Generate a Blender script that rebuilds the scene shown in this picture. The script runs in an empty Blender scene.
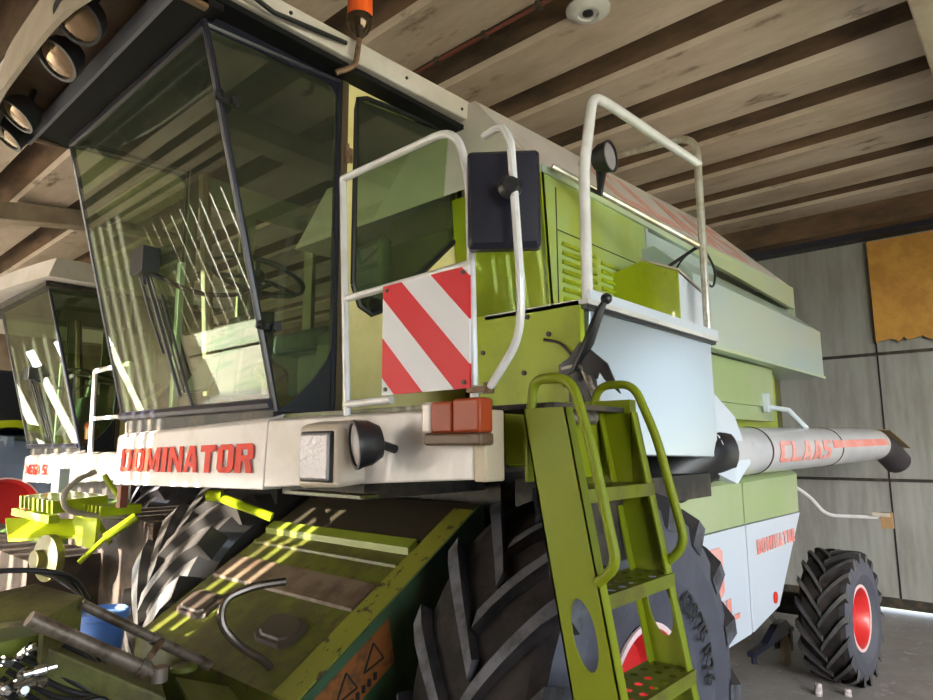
import bpy, bmesh, math, random
from mathutils import Vector, Matrix
random.seed(7)
S = bpy.context.scene
COL = S.collection
PI = math.pi

# ------------------------------------------------------------------ materials
MATS = {}
def mat(name, col, rough=.5, metal=0., coat=0., var=None, vscale=6., vlo=.45, vhi=.6, bump=0., bscale=40.,
        var2=None, v2scale=30., v2lo=.6, v2hi=.68, stretch=(1, 1, 1), spec=.5):
    if name in MATS: return MATS[name]
    m = bpy.data.materials.new(name); m.use_nodes = True
    nt = m.node_tree; b = nt.nodes['Principled BSDF']
    b.inputs['Base Color'].default_value = (*col, 1); b.inputs['Roughness'].default_value = rough
    b.inputs['Metallic'].default_value = metal; b.inputs['Coat Weight'].default_value = coat
    b.inputs['Coat Roughness'].default_value = .025
    b.inputs['Specular IOR Level'].default_value = spec
    tc = nt.nodes.new('ShaderNodeTexCoord'); mp = nt.nodes.new('ShaderNodeMapping')
    mp.inputs['Scale'].default_value = stretch
    nt.links.new(tc.outputs['Object'], mp.inputs[0])
    last = None
    for v, sc, lo, hi in ((var, vscale, vlo, vhi), (var2, v2scale, v2lo, v2hi)):
        if v is None: continue
        n = nt.nodes.new('ShaderNodeTexNoise'); n.inputs['Scale'].default_value = sc; n.inputs['Detail'].default_value = 6
        n.inputs['Roughness'].default_value = .65
        nt.links.new(mp.outputs[0], n.inputs['Vector'])
        r = nt.nodes.new('ShaderNodeMapRange'); r.inputs[1].default_value = lo; r.inputs[2].default_value = hi
        nt.links.new(n.outputs['Fac'], r.inputs[0])
        mx = nt.nodes.new('ShaderNodeMix'); mx.data_type = 'RGBA'
        nt.links.new(r.outputs[0], mx.inputs[0])
        if last: nt.links.new(last, mx.inputs[6])
        else: mx.inputs[6].default_value = (*col, 1)
        mx.inputs[7].default_value = (*v, 1)
        last = mx.outputs[2]
    if last: nt.links.new(last, b.inputs['Base Color'])
    if bump:
        n = nt.nodes.new('ShaderNodeTexNoise'); n.inputs['Scale'].default_value = bscale; n.inputs['Detail'].default_value = 4
        nt.links.new(mp.outputs[0], n.inputs['Vector'])
        bp = nt.nodes.new('ShaderNodeBump'); bp.inputs['Strength'].default_value = bump; bp.inputs['Distance'].default_value = .02
        nt.links.new(n.outputs['Fac'], bp.inputs['Height']); nt.links.new(bp.outputs[0], b.inputs['Normal'])
    MATS[name] = m
    return m

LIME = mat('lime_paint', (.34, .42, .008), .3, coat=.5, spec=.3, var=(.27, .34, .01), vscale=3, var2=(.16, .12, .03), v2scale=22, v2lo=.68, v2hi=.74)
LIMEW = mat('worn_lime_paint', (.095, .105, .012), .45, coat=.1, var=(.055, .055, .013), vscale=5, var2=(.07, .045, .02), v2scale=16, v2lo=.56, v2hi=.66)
OLIVE = mat('dirty_olive_paint', (.15, .15, .03), .6, var=(.07, .05, .025), vscale=7, vlo=.4, vhi=.7, bump=.2)
DKGREEN = mat('dark_green_paint', (.06, .13, .03), .5, var=(.03, .05, .02), vscale=5)
SKYPALE = mat('sky_pale_green_paint', (.29, .40, .15), .3, coat=.35, var=(.36, .42, .24), vscale=1.6, vlo=.35, vhi=.7)  # side green paled in its colour for the sky it mirrors
SKYPALEB = mat('sky_pale_light_green_paint', (.46, .55, .34), .3, coat=.3, var=(.42, .54, .48), vscale=.9, vlo=.4, vhi=.6)  # still paler green, sky reflection put into the colour
WHITE = mat('white_paint', (.62, .58, .57), .4, coat=.1, var=(.55, .51, .47), vscale=4)
WHITEB = mat('white_side_paint', (.54, .60, .68), .35, coat=.3)
CREAM = mat('cream_paint', (.78, .70, .33), .32, coat=.3, var=(.70, .60, .24), vscale=3)
LEDGE = mat('pale_grey_paint', (.62, .62, .6), .4, var=(.5, .5, .48), vscale=3)
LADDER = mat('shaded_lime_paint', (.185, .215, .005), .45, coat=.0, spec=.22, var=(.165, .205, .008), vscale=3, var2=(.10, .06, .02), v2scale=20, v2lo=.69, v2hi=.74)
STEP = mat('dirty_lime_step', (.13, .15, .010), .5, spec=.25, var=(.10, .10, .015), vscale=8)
BLACK = mat('black_plastic', (.012, .012, .014), .4, bump=.05, bscale=200)
BLUEBLK = mat('blue_black_plastic', (.012, .013, .026), .38)
DARK = mat('dark_steel', (.018, .016, .014), .6, var=(.06, .045, .03), vscale=8)
RUBBER = mat('tyre_rubber', (.010, .008, .009), .75, spec=.3, var=(.028, .022, .021), vscale=5, bump=.15)
LUG = mat('dusty_lug_rubber', (.10, .10, .12), .7, var=(.03, .03, .033), vscale=9, vlo=.42, vhi=.62)
LUGB = mat('dusty_black_lug_rubber', (.05, .05, .055), .5, var=(.09, .085, .08), vscale=9)
SIDEW = mat('grey_sidewall_rubber', (.055, .058, .078), .6, var=(.075, .076, .10), vscale=4)
SHINY = mat('shiny_black_rubber', (.05, .045, .042), .3, coat=.3)
REDRIM = mat('red_rim_paint', (.50, .02, .02), .4, coat=.2)
RED = mat('red_lettering', (.60, .03, .012), .5, spec=.2)
REDF = mat('faded_red_lettering', (.74, .24, .20), .5, var=(.74, .38, .34), vscale=5)
REDFF = mat('very_faded_red_lettering', (.80, .40, .36), .5, var=(.78, .52, .48), vscale=3)
TUBE = mat('white_tube_paint', (.68, .68, .7), .25, coat=.6, var=(.62, .61, .6), vscale=8, var2=(.18, .11, .06), v2scale=25, v2lo=.7, v2hi=.74)
CHROME = mat('zinc_tube', (.55, .55, .52), .3, metal=.9, var=(.3, .25, .2), vscale=20)
ALU = mat('brushed_aluminium', (.60, .67, .71), .3, metal=.85, stretch=(1, 1, .15), bump=.03, bscale=60)
RUST = mat('rusty_steel', (.22, .13, .08), .6, metal=.3, var=(.10, .055, .03), vscale=14)
ROD = mat('greasy_rod_steel', (.26, .21, .16), .45, metal=.5, var=(.12, .08, .05), vscale=12)
MAROON = mat('brown_underside', (.16, .10, .055), .5, var=(.10, .06, .04), vscale=4)
BEIGE = mat('beige_roof_shell', (.5, .44, .36), .4, coat=.2, var=(.42, .36, .3), vscale=5)
SEATM = mat('green_grey_fabric', (.06, .10, .085), .8, var=(.1, .13, .12), vscale=12, bump=.2)
BLUEP = mat('blue_plastic', (.10, .22, .6), .4)
LENS = mat('lamp_lens', (.36, .34, .37), .3, metal=.35, bump=.4, bscale=45)
LENSB = mat('amber_reflecting_lens', (.22, .15, .09), .12, metal=.7)
ORANGE = mat('orange_lens', (.30, .045, .01), .4, spec=.3)
AMBER = mat('orange_sticker', (.24, .08, .015), .6, var=(.10, .045, .012), vscale=14)
TEXTB = mat('black_lettering', (.012, .012, .012), .6)
RIMW = mat('rim_edge_highlight', (.75, .55, .55), .4)  # highlight along the rim edge put into the flange colour
TYREBLUE = mat('blue_grey_tyre', (.13, .18, .28), .6, var=(.14, .18, .26), vscale=5)
FOAM = mat('orange_insulation_foam', (.55, .30, .06), .8, var=(.44, .22, .045), vscale=3, var2=(.3, .2, .06), v2scale=1.3, v2lo=.62, v2hi=.72, bump=.6, bscale=30)
CONC = mat('concrete_floor', (.30, .28, .265), .75, var=(.19, .17, .16), vscale=1.6, vlo=.35, vhi=.7, var2=(.40, .38, .36), v2scale=9, v2lo=.58, v2hi=.72, bump=.25, bscale=30)
GROUND = mat('pale_gravel_ground', (.55, .48, .37), .9, var=(.25, .33, .18), vscale=.5)
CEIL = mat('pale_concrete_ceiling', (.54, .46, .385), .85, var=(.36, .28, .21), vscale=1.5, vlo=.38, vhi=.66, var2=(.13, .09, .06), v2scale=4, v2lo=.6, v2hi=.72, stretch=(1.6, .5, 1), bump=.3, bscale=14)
CEILB = mat('brown_concrete', (.17, .10, .055), .85, var=(.045, .028, .018), vscale=3, vlo=.35, vhi=.65, stretch=(2, .35, 1), bump=.3, bscale=14)  # brown tone for the ceiling groove faces and the rear beam
BEAM = mat('concrete_beam', (.42, .36, .28), .85, var=(.33, .27, .2), vscale=3, bump=.2)
WALLB = mat('weathered_boards', (.30, .24, .17), .8, var=(.2, .15, .1), vscale=4, stretch=(1, 6, .4))

# ribbed metal wall cladding
def wall_mat():
    m = mat('ribbed_grey_cladding', (.27, .28, .27), .55, var=(.21, .21, .20), vscale=1.6, stretch=(1, 3, .5))
    nt = m.node_tree; b = nt.nodes['Principled BSDF']
    tc = nt.nodes.new('ShaderNodeTexCoord'); w = nt.nodes.new('ShaderNodeTexWave')
    w.bands_direction = 'Y'; w.inputs['Scale'].default_value = 4.2; w.inputs['Distortion'].default_value = .3
    nt.links.new(tc.outputs['Object'], w.inputs['Vector'])
    bp = nt.nodes.new('ShaderNodeBump'); bp.inputs['Strength'].default_value = .15; bp.inputs['Distance'].default_value = .01
    nt.links.new(w.outputs['Fac'], bp.inputs['Height']); nt.links.new(bp.outputs[0], b.inputs['Normal'])
    return m
CLAD = wall_mat()

def glass_mat(name, tint, f0=.05, haze=.0):
    m = bpy.data.materials.new(name); m.use_nodes = True; nt = m.node_tree
    nt.nodes.remove(nt.nodes['Principled BSDF'])
    out = nt.nodes['Material Output']
    tr = nt.nodes.new('ShaderNodeBsdfTransparent'); tr.inputs[0].default_value = (*tint, 1)
    gl = nt.nodes.new('ShaderNodeBsdfGlossy'); gl.inputs['Roughness'].default_value = .0
    lw = nt.nodes.new('ShaderNodeLayerWeight'); lw.inputs[0].default_value = .5
    p = nt.nodes.new('ShaderNodeMath'); p.operation = 'POWER'; p.inputs[1].default_value = 5
    nt.links.new(lw.outputs['Facing'], p.inputs[0])
    ma = nt.nodes.new('ShaderNodeMath'); ma.operation = 'MULTIPLY_ADD'; ma.inputs[1].default_value = 1 - f0; ma.inputs[2].default_value = f0
    nt.links.new(p.outputs[0], ma.inputs[0])
    mx = nt.nodes.new('ShaderNodeMixShader')
    nt.links.new(ma.outputs[0], mx.inputs[0]); nt.links.new(tr.outputs[0], mx.inputs[1]); nt.links.new(gl.outputs[0], mx.inputs[2])
    last = mx.outputs[0]
    if haze:
        d = nt.nodes.new('ShaderNodeBsdfDiffuse'); d.inputs[0].default_value = (.5, .52, .42, 1)
        m2 = nt.nodes.new('ShaderNodeMixShader'); m2.inputs[0].default_value = haze
        nt.links.new(last, m2.inputs[1]); nt.links.new(d.outputs[0], m2.inputs[2]); last = m2.outputs[0]
    nt.links.new(last, out.inputs['Surface'])
    return m
GLASS = glass_mat('green_tinted_glass', (.80, .88, .76), .05, .03)
GLASSD = glass_mat('dark_tinted_glass', (.68, .76, .58), .08, .03)

def stripe_mat():
    m = bpy.data.materials.new('red_white_warning_stripes'); m.use_nodes = True; nt = m.node_tree
    b = nt.nodes['Principled BSDF']; b.inputs['Roughness'].default_value = .4; b.inputs['Specular IOR Level'].default_value = .2
    tc = nt.nodes.new('ShaderNodeTexCoord'); sp = nt.nodes.new('ShaderNodeSeparateXYZ')
    nt.links.new(tc.outputs['Object'], sp.inputs[0])
    a = nt.nodes.new('ShaderNodeMath'); a.operation = 'SUBTRACT'
    nt.links.new(sp.outputs['Z'], a.inputs[0]); nt.links.new(sp.outputs['Y'], a.inputs[1])
    k = nt.nodes.new('ShaderNodeMath'); k.operation = 'MULTIPLY_ADD'; k.inputs[1].default_value = 1 / .262; k.inputs[2].default_value = STR_OFF
    nt.links.new(a.outputs[0], k.inputs[0])
    f = nt.nodes.new('ShaderNodeMath'); f.operation = 'FRACT'; nt.links.new(k.outputs[0], f.inputs[0])
    g = nt.nodes.new('ShaderNodeMath'); g.operation = 'LESS_THAN'; g.inputs[1].default_value = .5; nt.links.new(f.outputs[0], g.inputs[0])
    mx = nt.nodes.new('ShaderNodeMix'); mx.data_type = 'RGBA'
    mx.inputs[6].default_value = (.70, .69, .74, 1); mx.inputs[7].default_value = (.60, .008, .018, 1)
    nt.links.new(g.outputs[0], mx.inputs[0]); nt.links.new(mx.outputs[2], b.inputs['Base Color'])
    return m
STR_OFF = .80
STRIPE = stripe_mat()

# ------------------------------------------------------------------ mesh builder
class MB:
    def __init__(s): s.v = []; s.f = []; s.mi = []; s.m = 0
    def add(s, vs, fs, mi=None):
        o = len(s.v); s.v += [tuple(v) for v in vs]
        for f in fs: s.f.append(tuple(o + i for i in f)); s.mi.append(s.m if mi is None else mi)
        return s
    def box(s, x0, x1, y0, y1, z0, z1, mi=None):
        return s.add([(x0,y0,z0),(x1,y0,z0),(x1,y1,z0),(x0,y1,z0),(x0,y0,z1),(x1,y0,z1),(x1,y1,z1),(x0,y1,z1)],
                     [(0,3,2,1),(4,5,6,7),(0,1,5,4),(1,2,6,5),(2,3,7,6),(3,0,4,7)], mi)
    def hexa(s, b, t, mi=None):   # bottom 4 and top 4 points
        n = len(b)
        return s.add(list(b) + list(t), [tuple(reversed(range(n))), tuple(range(n, 2*n))] + [(i, (i+1) % n, n+(i+1) % n, n+i) for i in range(n)], mi)
    def prism(s, pts, d, mi=None):  # polygon extruded by vector d
        d = Vector(d); return s.hexa([Vector(p) for p in pts], [Vector(p) + d for p in pts], mi)
    def slab(s, p, q, r, t, th, mi=None):  # quad with thickness along its normal
        n = (Vector(q)-Vector(p)).cross(Vector(t)-Vector(p)).normalized()*th
        return s.prism([p, q, r, t], n, mi)
    def tube(s, pts, r, seg=12, bend=0., mi=None, cap=True, rs=None):
        P = [Vector(p) for p in pts]
        if bend and len(P) > 2:
            Q = [P[0]]
            for i in range(1, len(P)-1):
                a, b, c = P[i-1], P[i], P[i+1]
                l = min(bend, (a-b).length*.49, (c-b).length*.49)
                p0 = b + (a-b).normalized()*l; p1 = b + (c-b).normalized()*l
                for k in range(7):
                    t = k/6; Q.append(p0*(1-t)**2 + b*2*t*(1-t) + p1*t*t)
            Q.append(P[-1]); P = Q
        T = []
        for i in range(len(P)):
            a = P[max(i-1, 0)]; b = P[min(i+1, len(P)-1)]
            T.append((b-a).normalized())
        u = T[0].orthogonal().normalized(); vs = []; n = len(P)
        for i in range(n):
            u = (u - T[i]*u.dot(T[i]))
            u = u.normalized() if u.length > 1e-6 else T[i].orthogonal().normalized()
            w = T[i].cross(u); rr = rs[i] if rs else r
            for k in range(seg):
                a = 2*PI*k/seg; vs.append(P[i] + (u*math.cos(a) + w*math.sin(a))*rr)
        fs = [(i*seg+k, i*seg+(k+1) % seg, (i+1)*seg+(k+1) % seg, (i+1)*seg+k) for i in range(n-1) for k in range(seg)]
        if cap: fs += [tuple(reversed(range(seg))), tuple(range((n-1)*seg, n*seg))]
        return s.add(vs, fs, mi)
    def lathe(s, c, ax, prof, seg=40, mi=None, cap=True):  # prof: (radius, distance along axis)
        c = Vector(c); ax = Vector(ax).normalized(); u = ax.orthogonal().normalized(); w = ax.cross(u); vs = []
        for r, h in prof:
            for k in range(seg):
                a = 2*PI*k/seg; vs.append(c + ax*h + (u*math.cos(a) + w*math.sin(a))*max(r, 1e-4))
        n = len(prof)
        fs = [(i*seg+k, i*seg+(k+1) % seg, (i+1)*seg+(k+1) % seg, (i+1)*seg+k) for i in range(n-1) for k in range(seg)]
        if cap: fs += [tuple(reversed(range(seg))), tuple(range((n-1)*seg, n*seg))]
        return s.add(vs, fs, mi)
    def disc(s, c, ax, r, th, seg=32, mi=None): return s.lathe(c, ax, [(r, 0), (r, th)], seg, mi)
    def ball(s, c, r, mi=None, sc=(1, 1, 1)):
        pr = [(r*math.sin(PI*i/12), -r*math.cos(PI*i/12)) for i in range(13)]
        return s.lathe(c, (0, 0, 1), pr, 20, mi, cap=False)
    def build(s, name, mats, parent=None, bevel=0., smooth=True, sharp=35):
        me = bpy.data.meshes.new(name)
        me.from_pydata(s.v, [], s.f); me.update()
        for m in (mats if isinstance(mats, (list, tuple)) else [mats]): me.materials.append(m)
        for p, i in zip(me.polygons, s.mi): p.material_index = i
        bm = bmesh.new(); bm.from_mesh(me); bmesh.ops.recalc_face_normals(bm, faces=bm.faces); bm.to_mesh(me); bm.free()
        if smooth:
            me.polygons.foreach_set('use_smooth', [True]*len(me.polygons))
            me.set_sharp_from_angle(angle=math.radians(sharp))
        o = bpy.data.objects.new(name, me); COL.objects.link(o)
        if parent is not None: attach(o, parent)
        if bevel:
            b = o.modifiers.new('bevel', 'BEVEL'); b.width = bevel; b.segments = 2; b.limit_method = 'ANGLE'; b.harden_normals = False
        return o
def world(o):
    return world(o.parent) @ o.matrix_parent_inverse @ o.matrix_basis if o.parent else o.matrix_basis.copy()
def attach(o, p):
    o.parent = p; o.matrix_parent_inverse = world(p).inverted()
def thing(name, label, cat, loc, group=None):
    o = bpy.data.objects.new(name, None); COL.objects.link(o); o.location = loc; o.empty_display_size = .1
    o['label'] = label; o['category'] = cat
    if group: o['group'] = group
    return o
def tag(o, label, cat, group=None):
    o['label'] = label; o['category'] = cat
    if group: o['group'] = group
    return o
def struct(o): o['kind'] = 'structure'; return o
def lab(o, l): o['label'] = l; return o

# ------------------------------------------------------------------ block lettering (heavy stencil capitals)
GLY = {  # list of polygons in a 0..1 x 0..1 cell
 'D': [[(0,0),(.34,0),(.34,1),(0,1)],[(.34,0),(.8,0),(1,.14),(1,.86),(.8,1),(.34,1),(.34,.8),(.66,.8),(.66,.2),(.34,.2)]],
 'O': [[(.2,0),(.8,0),(1,.14),(1,.5),(.66,.5),(.66,.2),(.34,.2),(.34,.5),(0,.5),(0,.14)],[(0,.5),(.34,.5),(.34,.8),(.66,.8),(.66,.5),(1,.5),(1,.86),(.8,1),(.2,1),(0,.86)]],
 'M': [[(0,0),(.26,0),(.26,1),(0,1)],[(.74,0),(1,0),(1,1),(.74,1)],[(.26,1),(.26,.55),(.42,.1),(.58,.1),(.74,.55),(.74,1),(.5,.45)]],
 'I': [[(.1,0),(.9,0),(.9,1),(.1,1)]],
 'N': [[(0,0),(.28,0),(.28,1),(0,1)],[(.72,0),(1,0),(1,1),(.72,1)],[(.28,1),(.28,.6),(.72,0),(.72,.4)]],
 'A': [[(0,0),(.3,0),(.5,.75),(.7,0),(1,0),(.68,1),(.32,1)],[(.3,.2),(.7,.2),(.64,.42),(.36,.42)]],
 'T': [[(0,.76),(1,.76),(1,1),(0,1)],[(.32,0),(.68,0),(.68,.76),(.32,.76)]],
 'R': [[(0,0),(.34,0),(.34,1),(0,1)],[(.34,.8),(.68,.8),(.68,.6),(.34,.6),(.34,.4),(.72,.4),(1,.5),(1,.9),(.85,1),(.34,1)],[(.5,.42),(.66,0),(1,0),(.82,.44)]],
 'C': [[(.2,0),(1,0),(1,.22),(.36,.22),(.36,.78),(1,.78),(1,1),(.2,1),(0,.86),(0,.14)]],
 'L': [[(0,0),(.34,0),(.34,1),(0,1)],[(.34,0),(1,0),(1,.22),(.34,.22)]],
 'S': [[(0,0),(.8,0),(1,.12),(1,.5),(.82,.6),(.34,.6),(.34,.8),(1,.8),(1,1),(.2,1),(0,.88),(0,.5),(.18,.4),(.66,.4),(.66,.2),(0,.2)]],
 '8': [[(.12,0),(.88,0),(1,.1),(1,.5),(.68,.5),(.68,.18),(.32,.18),(.32,.5),(0,.5),(0,.1)],[(0,.5),(.32,.5),(.32,.82),(.68,.82),(.68,.5),(1,.5),(1,.9),(.88,1),(.12,1),(0,.9)],[(.32,.42),(.68,.42),(.68,.56),(.32,.56)]],
 'E': [[(0,0),(.36,0),(.36,1),(0,1)],[(.36,0),(1,0),(1,.2),(.36,.2)],[(.36,.4),(.9,.4),(.9,.6),(.36,.6)],[(.36,.8),(1,.8),(1,1),(.36,1)]],
 'G': [[(.2,0),(1,0),(1,.52),(.5,.52),(.5,.36),(.66,.36),(.66,.2),(.36,.2),(.36,.8),(1,.8),(1,1),(.2,1),(0,.86),(0,.14)]],
}
WID = {'I': .45, 'M': 1.25, 'N': 1.05, ' ': .5}
def lettering(text, P0, P1, up, name, m, parent, gap=.16, thick=.003, slant=0.):
    """text running from P0 to P1 (baseline), up = vector of the letter height"""
    P0, P1, up = Vector(P0), Vector(P1), Vector(up)
    tot = sum(WID.get(c, 1) for c in text) + gap*(len(text)-1)
    d = (P1-P0)/tot; n = d.cross(up).normalized()*thick; x = 0; b = MB()
    for c in text:
        w = WID.get(c, 1)
        for poly in GLY.get(c, []):
            b.prism([P0 + d*(x + w*px) + up*py + d*(slant*py) for px, py in poly], n)
        x += w + gap
    return b.build(name, m, parent, smooth=False)

def font_text(txt, size, name, m, parent, fn, thick=.002):
    """built-in font glyphs mapped through fn(x, y) -> world point, normal"""
    cu = bpy.data.curves.new(name, 'FONT'); cu.body = txt; cu.size = size; cu.extrude = thick; cu.offset = .0015; cu.resolution_u = 2
    tmp = bpy.data.objects.new(name, cu)
    COL.objects.link(tmp); bpy.context.view_layer.update()
    me = bpy.data.meshes.new_from_object(tmp); COL.objects.unlink(tmp); bpy.data.objects.remove(tmp)
    for v in me.vertices:
        p, n = fn(v.co.x, v.co.y); v.co = Vector(p) + Vector(n)*v.co.z
    me.materials.clear(); me.materials.append(m)
    o = bpy.data.objects.new(name, me); COL.objects.link(o); attach(o, parent); return o

# ------------------------------------------------------------------ wheels
def wheel(parent, c, R, w, rr, nlug, out=-1, name='wheel', tread=RUBBER, side=SIDEW, lugm=LUG, rimm=REDRIM, dish=.14, lugw=.055, lugh=.045):
    """agricultural wheel standing in plane y = c.y; out = -1 when the outer face looks towards -y"""
    c = Vector(c); t = MB(); hw = w/2
    prof = [(rr, -hw*.72), (rr+.02, -hw*.80), (rr + (R-rr)*.35, -hw*1.0), (rr+(R-rr)*.62, -hw*1.0), (R-lugh-.02, -hw*.9), (R-lugh, -hw*.72),
            (R-lugh+.008, 0), (R-lugh, hw*.72), (R-lugh-.02, hw*.9), (rr+(R-rr)*.62, hw*1.0), (rr+(R-rr)*.35, hw*1.0), (rr+.02, hw*.80), (rr, hw*.72)]
    seg = 64; vs = []
    for r, h in prof:
        for k in range(seg):
            a = 2*PI*k/seg; vs.append(c + Vector((math.cos(a)*r, h, math.sin(a)*r)))
    for i in range(len(prof)-1):
        mi = 1 if (i < 4 or i > 7) else 0
        t.add([vs[i*seg+k] for k in range(seg)] + [vs[(i+1)*seg+k] for k in range(seg)], [(k, (k+1) % seg, seg+(k+1) % seg, seg+k) for k in range(seg)], mi)
    # chevron lugs, one per side and step
    for sgn in (-1, 1):
        for j in range(nlug):
            a0 = 2*PI*(j + (.5 if sgn > 0 else 0))/nlug; rows = []
            N = 6
            for i in range(N+1):
                u = i/N; y = sgn*hw*(-.06 + 1.04*u); ang = a0 - 1.25*hw*u**.9/R*1.15
                top = R if u < .85 else R - lugh*.35*(u-.85)/.15
                bot = R - lugh - .012 if u < .8 else R - lugh - .012 - .10*(u-.8)/.2*(R-rr)*1.6
                lw = lugw*(1 + .25*u)/R/2
                rows.append((y, ang, top, bot, lw))
            vs = []
            for y, ang, top, bot, lw in rows:
                for r, da in ((bot, -lw*1.5), (top, -lw), (top, lw), (bot, lw*1.5)):
                    vs.append(c + Vector((math.cos(ang+da)*r, y, math.sin(ang+da)*r)))
            fs = []; ms = []
            for i in range(N):
                for k in range(3): fs.append((i*4+k, i*4+k+1, (i+1)*4+k+1, (i+1)*4+k)); ms.append(2 if k == 1 else 0)
            fs += [(3, 2, 1, 0), (N*4, N*4+1, N*4+2, N*4+3)]; ms += [2, 2]
            o = len(t.v); t.v += [tuple(v) for v in vs]
            for f, m_ in zip(fs, ms): t.f.append(tuple(o+i for i in f)); t.mi.append(m_)
    root = bpy.data.objects.new(name, None); COL.objects.link(root); root.location = c; attach_loc(root, parent)
    tb = t.build('tyre', [tread, side, lugm], root, sharp=30)
    r = MB(); o_ = out
    # rim barrel with dish
    pr = [(rr+.012, hw*.80), (rr-.012, hw*.82), (rr-.03, hw*.70), (rr-.045, hw*.3), (rr-.06, hw*.3-dish*.3), (rr*.55, hw*.3-dish), (rr*.32, hw*.3-dish*.9), (rr*.30, hw*.3-dish*.4), (.001, hw*.3-dish*.4)]
    r.lathe(c, (0, o_, 0), pr, 48, 0, cap=False)
    r.lathe(c, (0, -o_, 0), [(rr+.012, hw*.80), (rr-.012, hw*.82), (rr-.03, hw*.70), (rr-.045, -hw*.3), (.001, -hw*.3+dish*.0)], 48, 0, cap=False)
    rim = r.build('rim', [rimm], root)
    e = MB(); e.lathe(c, (0, o_, 0), [(rr+.014, hw*.80), (rr+.014, hw*.835), (rr-.006, hw*.835), (rr-.006, hw*.80)], 48, 0, cap=False)
    e.build('rim_flange', RIMW, rim)
    b = MB()
    for k in range(8):
        a = 2*PI*k/8
        b.lathe(c + Vector((math.cos(a)*rr*.42, o_*(hw*.3-dish*.92), math.sin(a)*rr*.42)), (0, o_, 0), [(.017, -.01), (.017, .022), (.0, .022)], 6, 0)
    b.build('wheel_nuts', DARK, rim)
    return root
def attach_loc(o, p):
    o.parent = p; o.matrix_parent_inverse = world(p).inverted()

# ================================================================== SETTING
def rect_floor():
    b = MB(); b.box(-4.3, 8.15, -3.7, 14.2, -.2, 0); return struct(b.build('floor', CONC, smooth=False))
rect_floor()
g = MB(); g.box(-60, 70, -60, 70, -.5, -.201); struct(g.build('ground', GROUND, smooth=False))

# ceiling of precast ribs running along y
b = MB(); x = -4.4; pitch = .70; off = 4.46 - 14*.70
zc, zt = 4.17, 4.42
k = 0
x0 = off + 0.0
while x0 < 8.0:
    x1 = x0 + pitch
    fl = .40
    Ys = (-3.7, 14.2)
    def strip(xa, za, xb, zb, mi):
        b.add([(xa, Ys[0], za), (xb, Ys[0], zb), (xb, Ys[1], zb), (xa, Ys[1], za)], [(0, 1, 2, 3)], mi)
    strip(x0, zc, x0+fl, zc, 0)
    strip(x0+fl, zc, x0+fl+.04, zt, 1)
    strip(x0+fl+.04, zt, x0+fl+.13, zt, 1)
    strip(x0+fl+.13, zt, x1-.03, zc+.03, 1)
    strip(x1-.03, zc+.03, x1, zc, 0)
    x0 = x1
b.box(-4.5, 8.2, -3.8, 14.3, 4.46, 4.6, 0)
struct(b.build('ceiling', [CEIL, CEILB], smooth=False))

# rear wall: ribbed cladding panels with horizontal joints
b = MB()
for z0, z1 in ((.07, 1.31), (1.335, 2.62), (2.645, 4.4)):
    for ya, yb in ((-3.7, -1.55), (-1.05, 14.2)): b.box(8.0, 8.08, ya, yb, z0, z1, 0)
b.box(8.0, 8.08, -1.55, -1.05, 3.1, 4.4, 0)
for y in (-2.6, 1.31, 3.25, 5.2, 7.15, 9.1, 11.05, 13.0):
    b.box(7.994, 8.0, y-.008, y+.008, .1, 4.3, 1)
struct(b.build('wall_rear', [CLAD, BLACK], smooth=False))
b = MB(); b.box(7.96, 8.02, -1.05, 14.2, .055, .15); struct(b.build('baseboard_rear', DARK, smooth=False))
b = MB()
for z in (1.322, 2.632): b.box(7.975, 8.0, -1.05, 14.2, z-.016, z+.016); b.box(7.975, 8.0, -3.7, -1.55, z-.016, z+.016)
struct(b.build('trim_rear', DARK, smooth=False))
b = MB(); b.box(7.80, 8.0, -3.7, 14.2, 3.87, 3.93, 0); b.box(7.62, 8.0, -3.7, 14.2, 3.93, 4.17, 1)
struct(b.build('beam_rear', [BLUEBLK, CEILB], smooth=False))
b = MB(); b.box(-4.2, 8.0, .10, .345, 4.0, 4.17); struct(b.build('beam_right', BEAM, bevel=.01, smooth=False))
# left roof truss beam
b = MB(); b.hexa([(.4, 7.4, 3.74), (3.6, 7.4, 4.22), (3.6, 7.6, 4.22), (.4, 7.6, 3.74)], [(.4, 7.4, 3.92), (3.6, 7.4, 4.4), (3.6, 7.6, 4.4), (.4, 7.6, 3.92)])
struct(b.build('beam_left', BEAM, bevel=.01, smooth=False))
# front wall: closed boards, then boards with daylight gaps
b = MB()
b.box(-4.06, -4.0, -3.7, 3.36, 0, 4.4)
def boards(y0, y1, pitch, gap, z0, z1):
    y = y0
    while y < y1 - 1e-6:
        b.box(-4.05, -4.02, y+gap, min(y+pitch, y1), z0, z1); y += pitch
boards(3.36, 3.72, .12, .042, 0, 2.62); b.box(-4.05, -4.02, 3.36, 3.72, 2.62, 4.4)
b.box(-4.05, -4.02, 3.72, 3.90, 0, 4.4)
boards(3.90, 4.62, .118, .046, 0, 3.9)
boards(4.62, 5.42, .40, .055, 0, 3.9); boards(5.42, 8.06, .33, .10, 0, 3.9); boards(8.06, 14.2, .40, .06, 1.5, 3.9)  # low opening under the last boards added to brighten the left ceiling
b.box(-4.06, -4.0, 3.7, 14.2, 3.9, 4.4); b.box(-4.02, -3.99, 3.36, 14.2, 1.0, 1.06)
struct(b.build('wall_front', WALLB, smooth=False))
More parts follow.
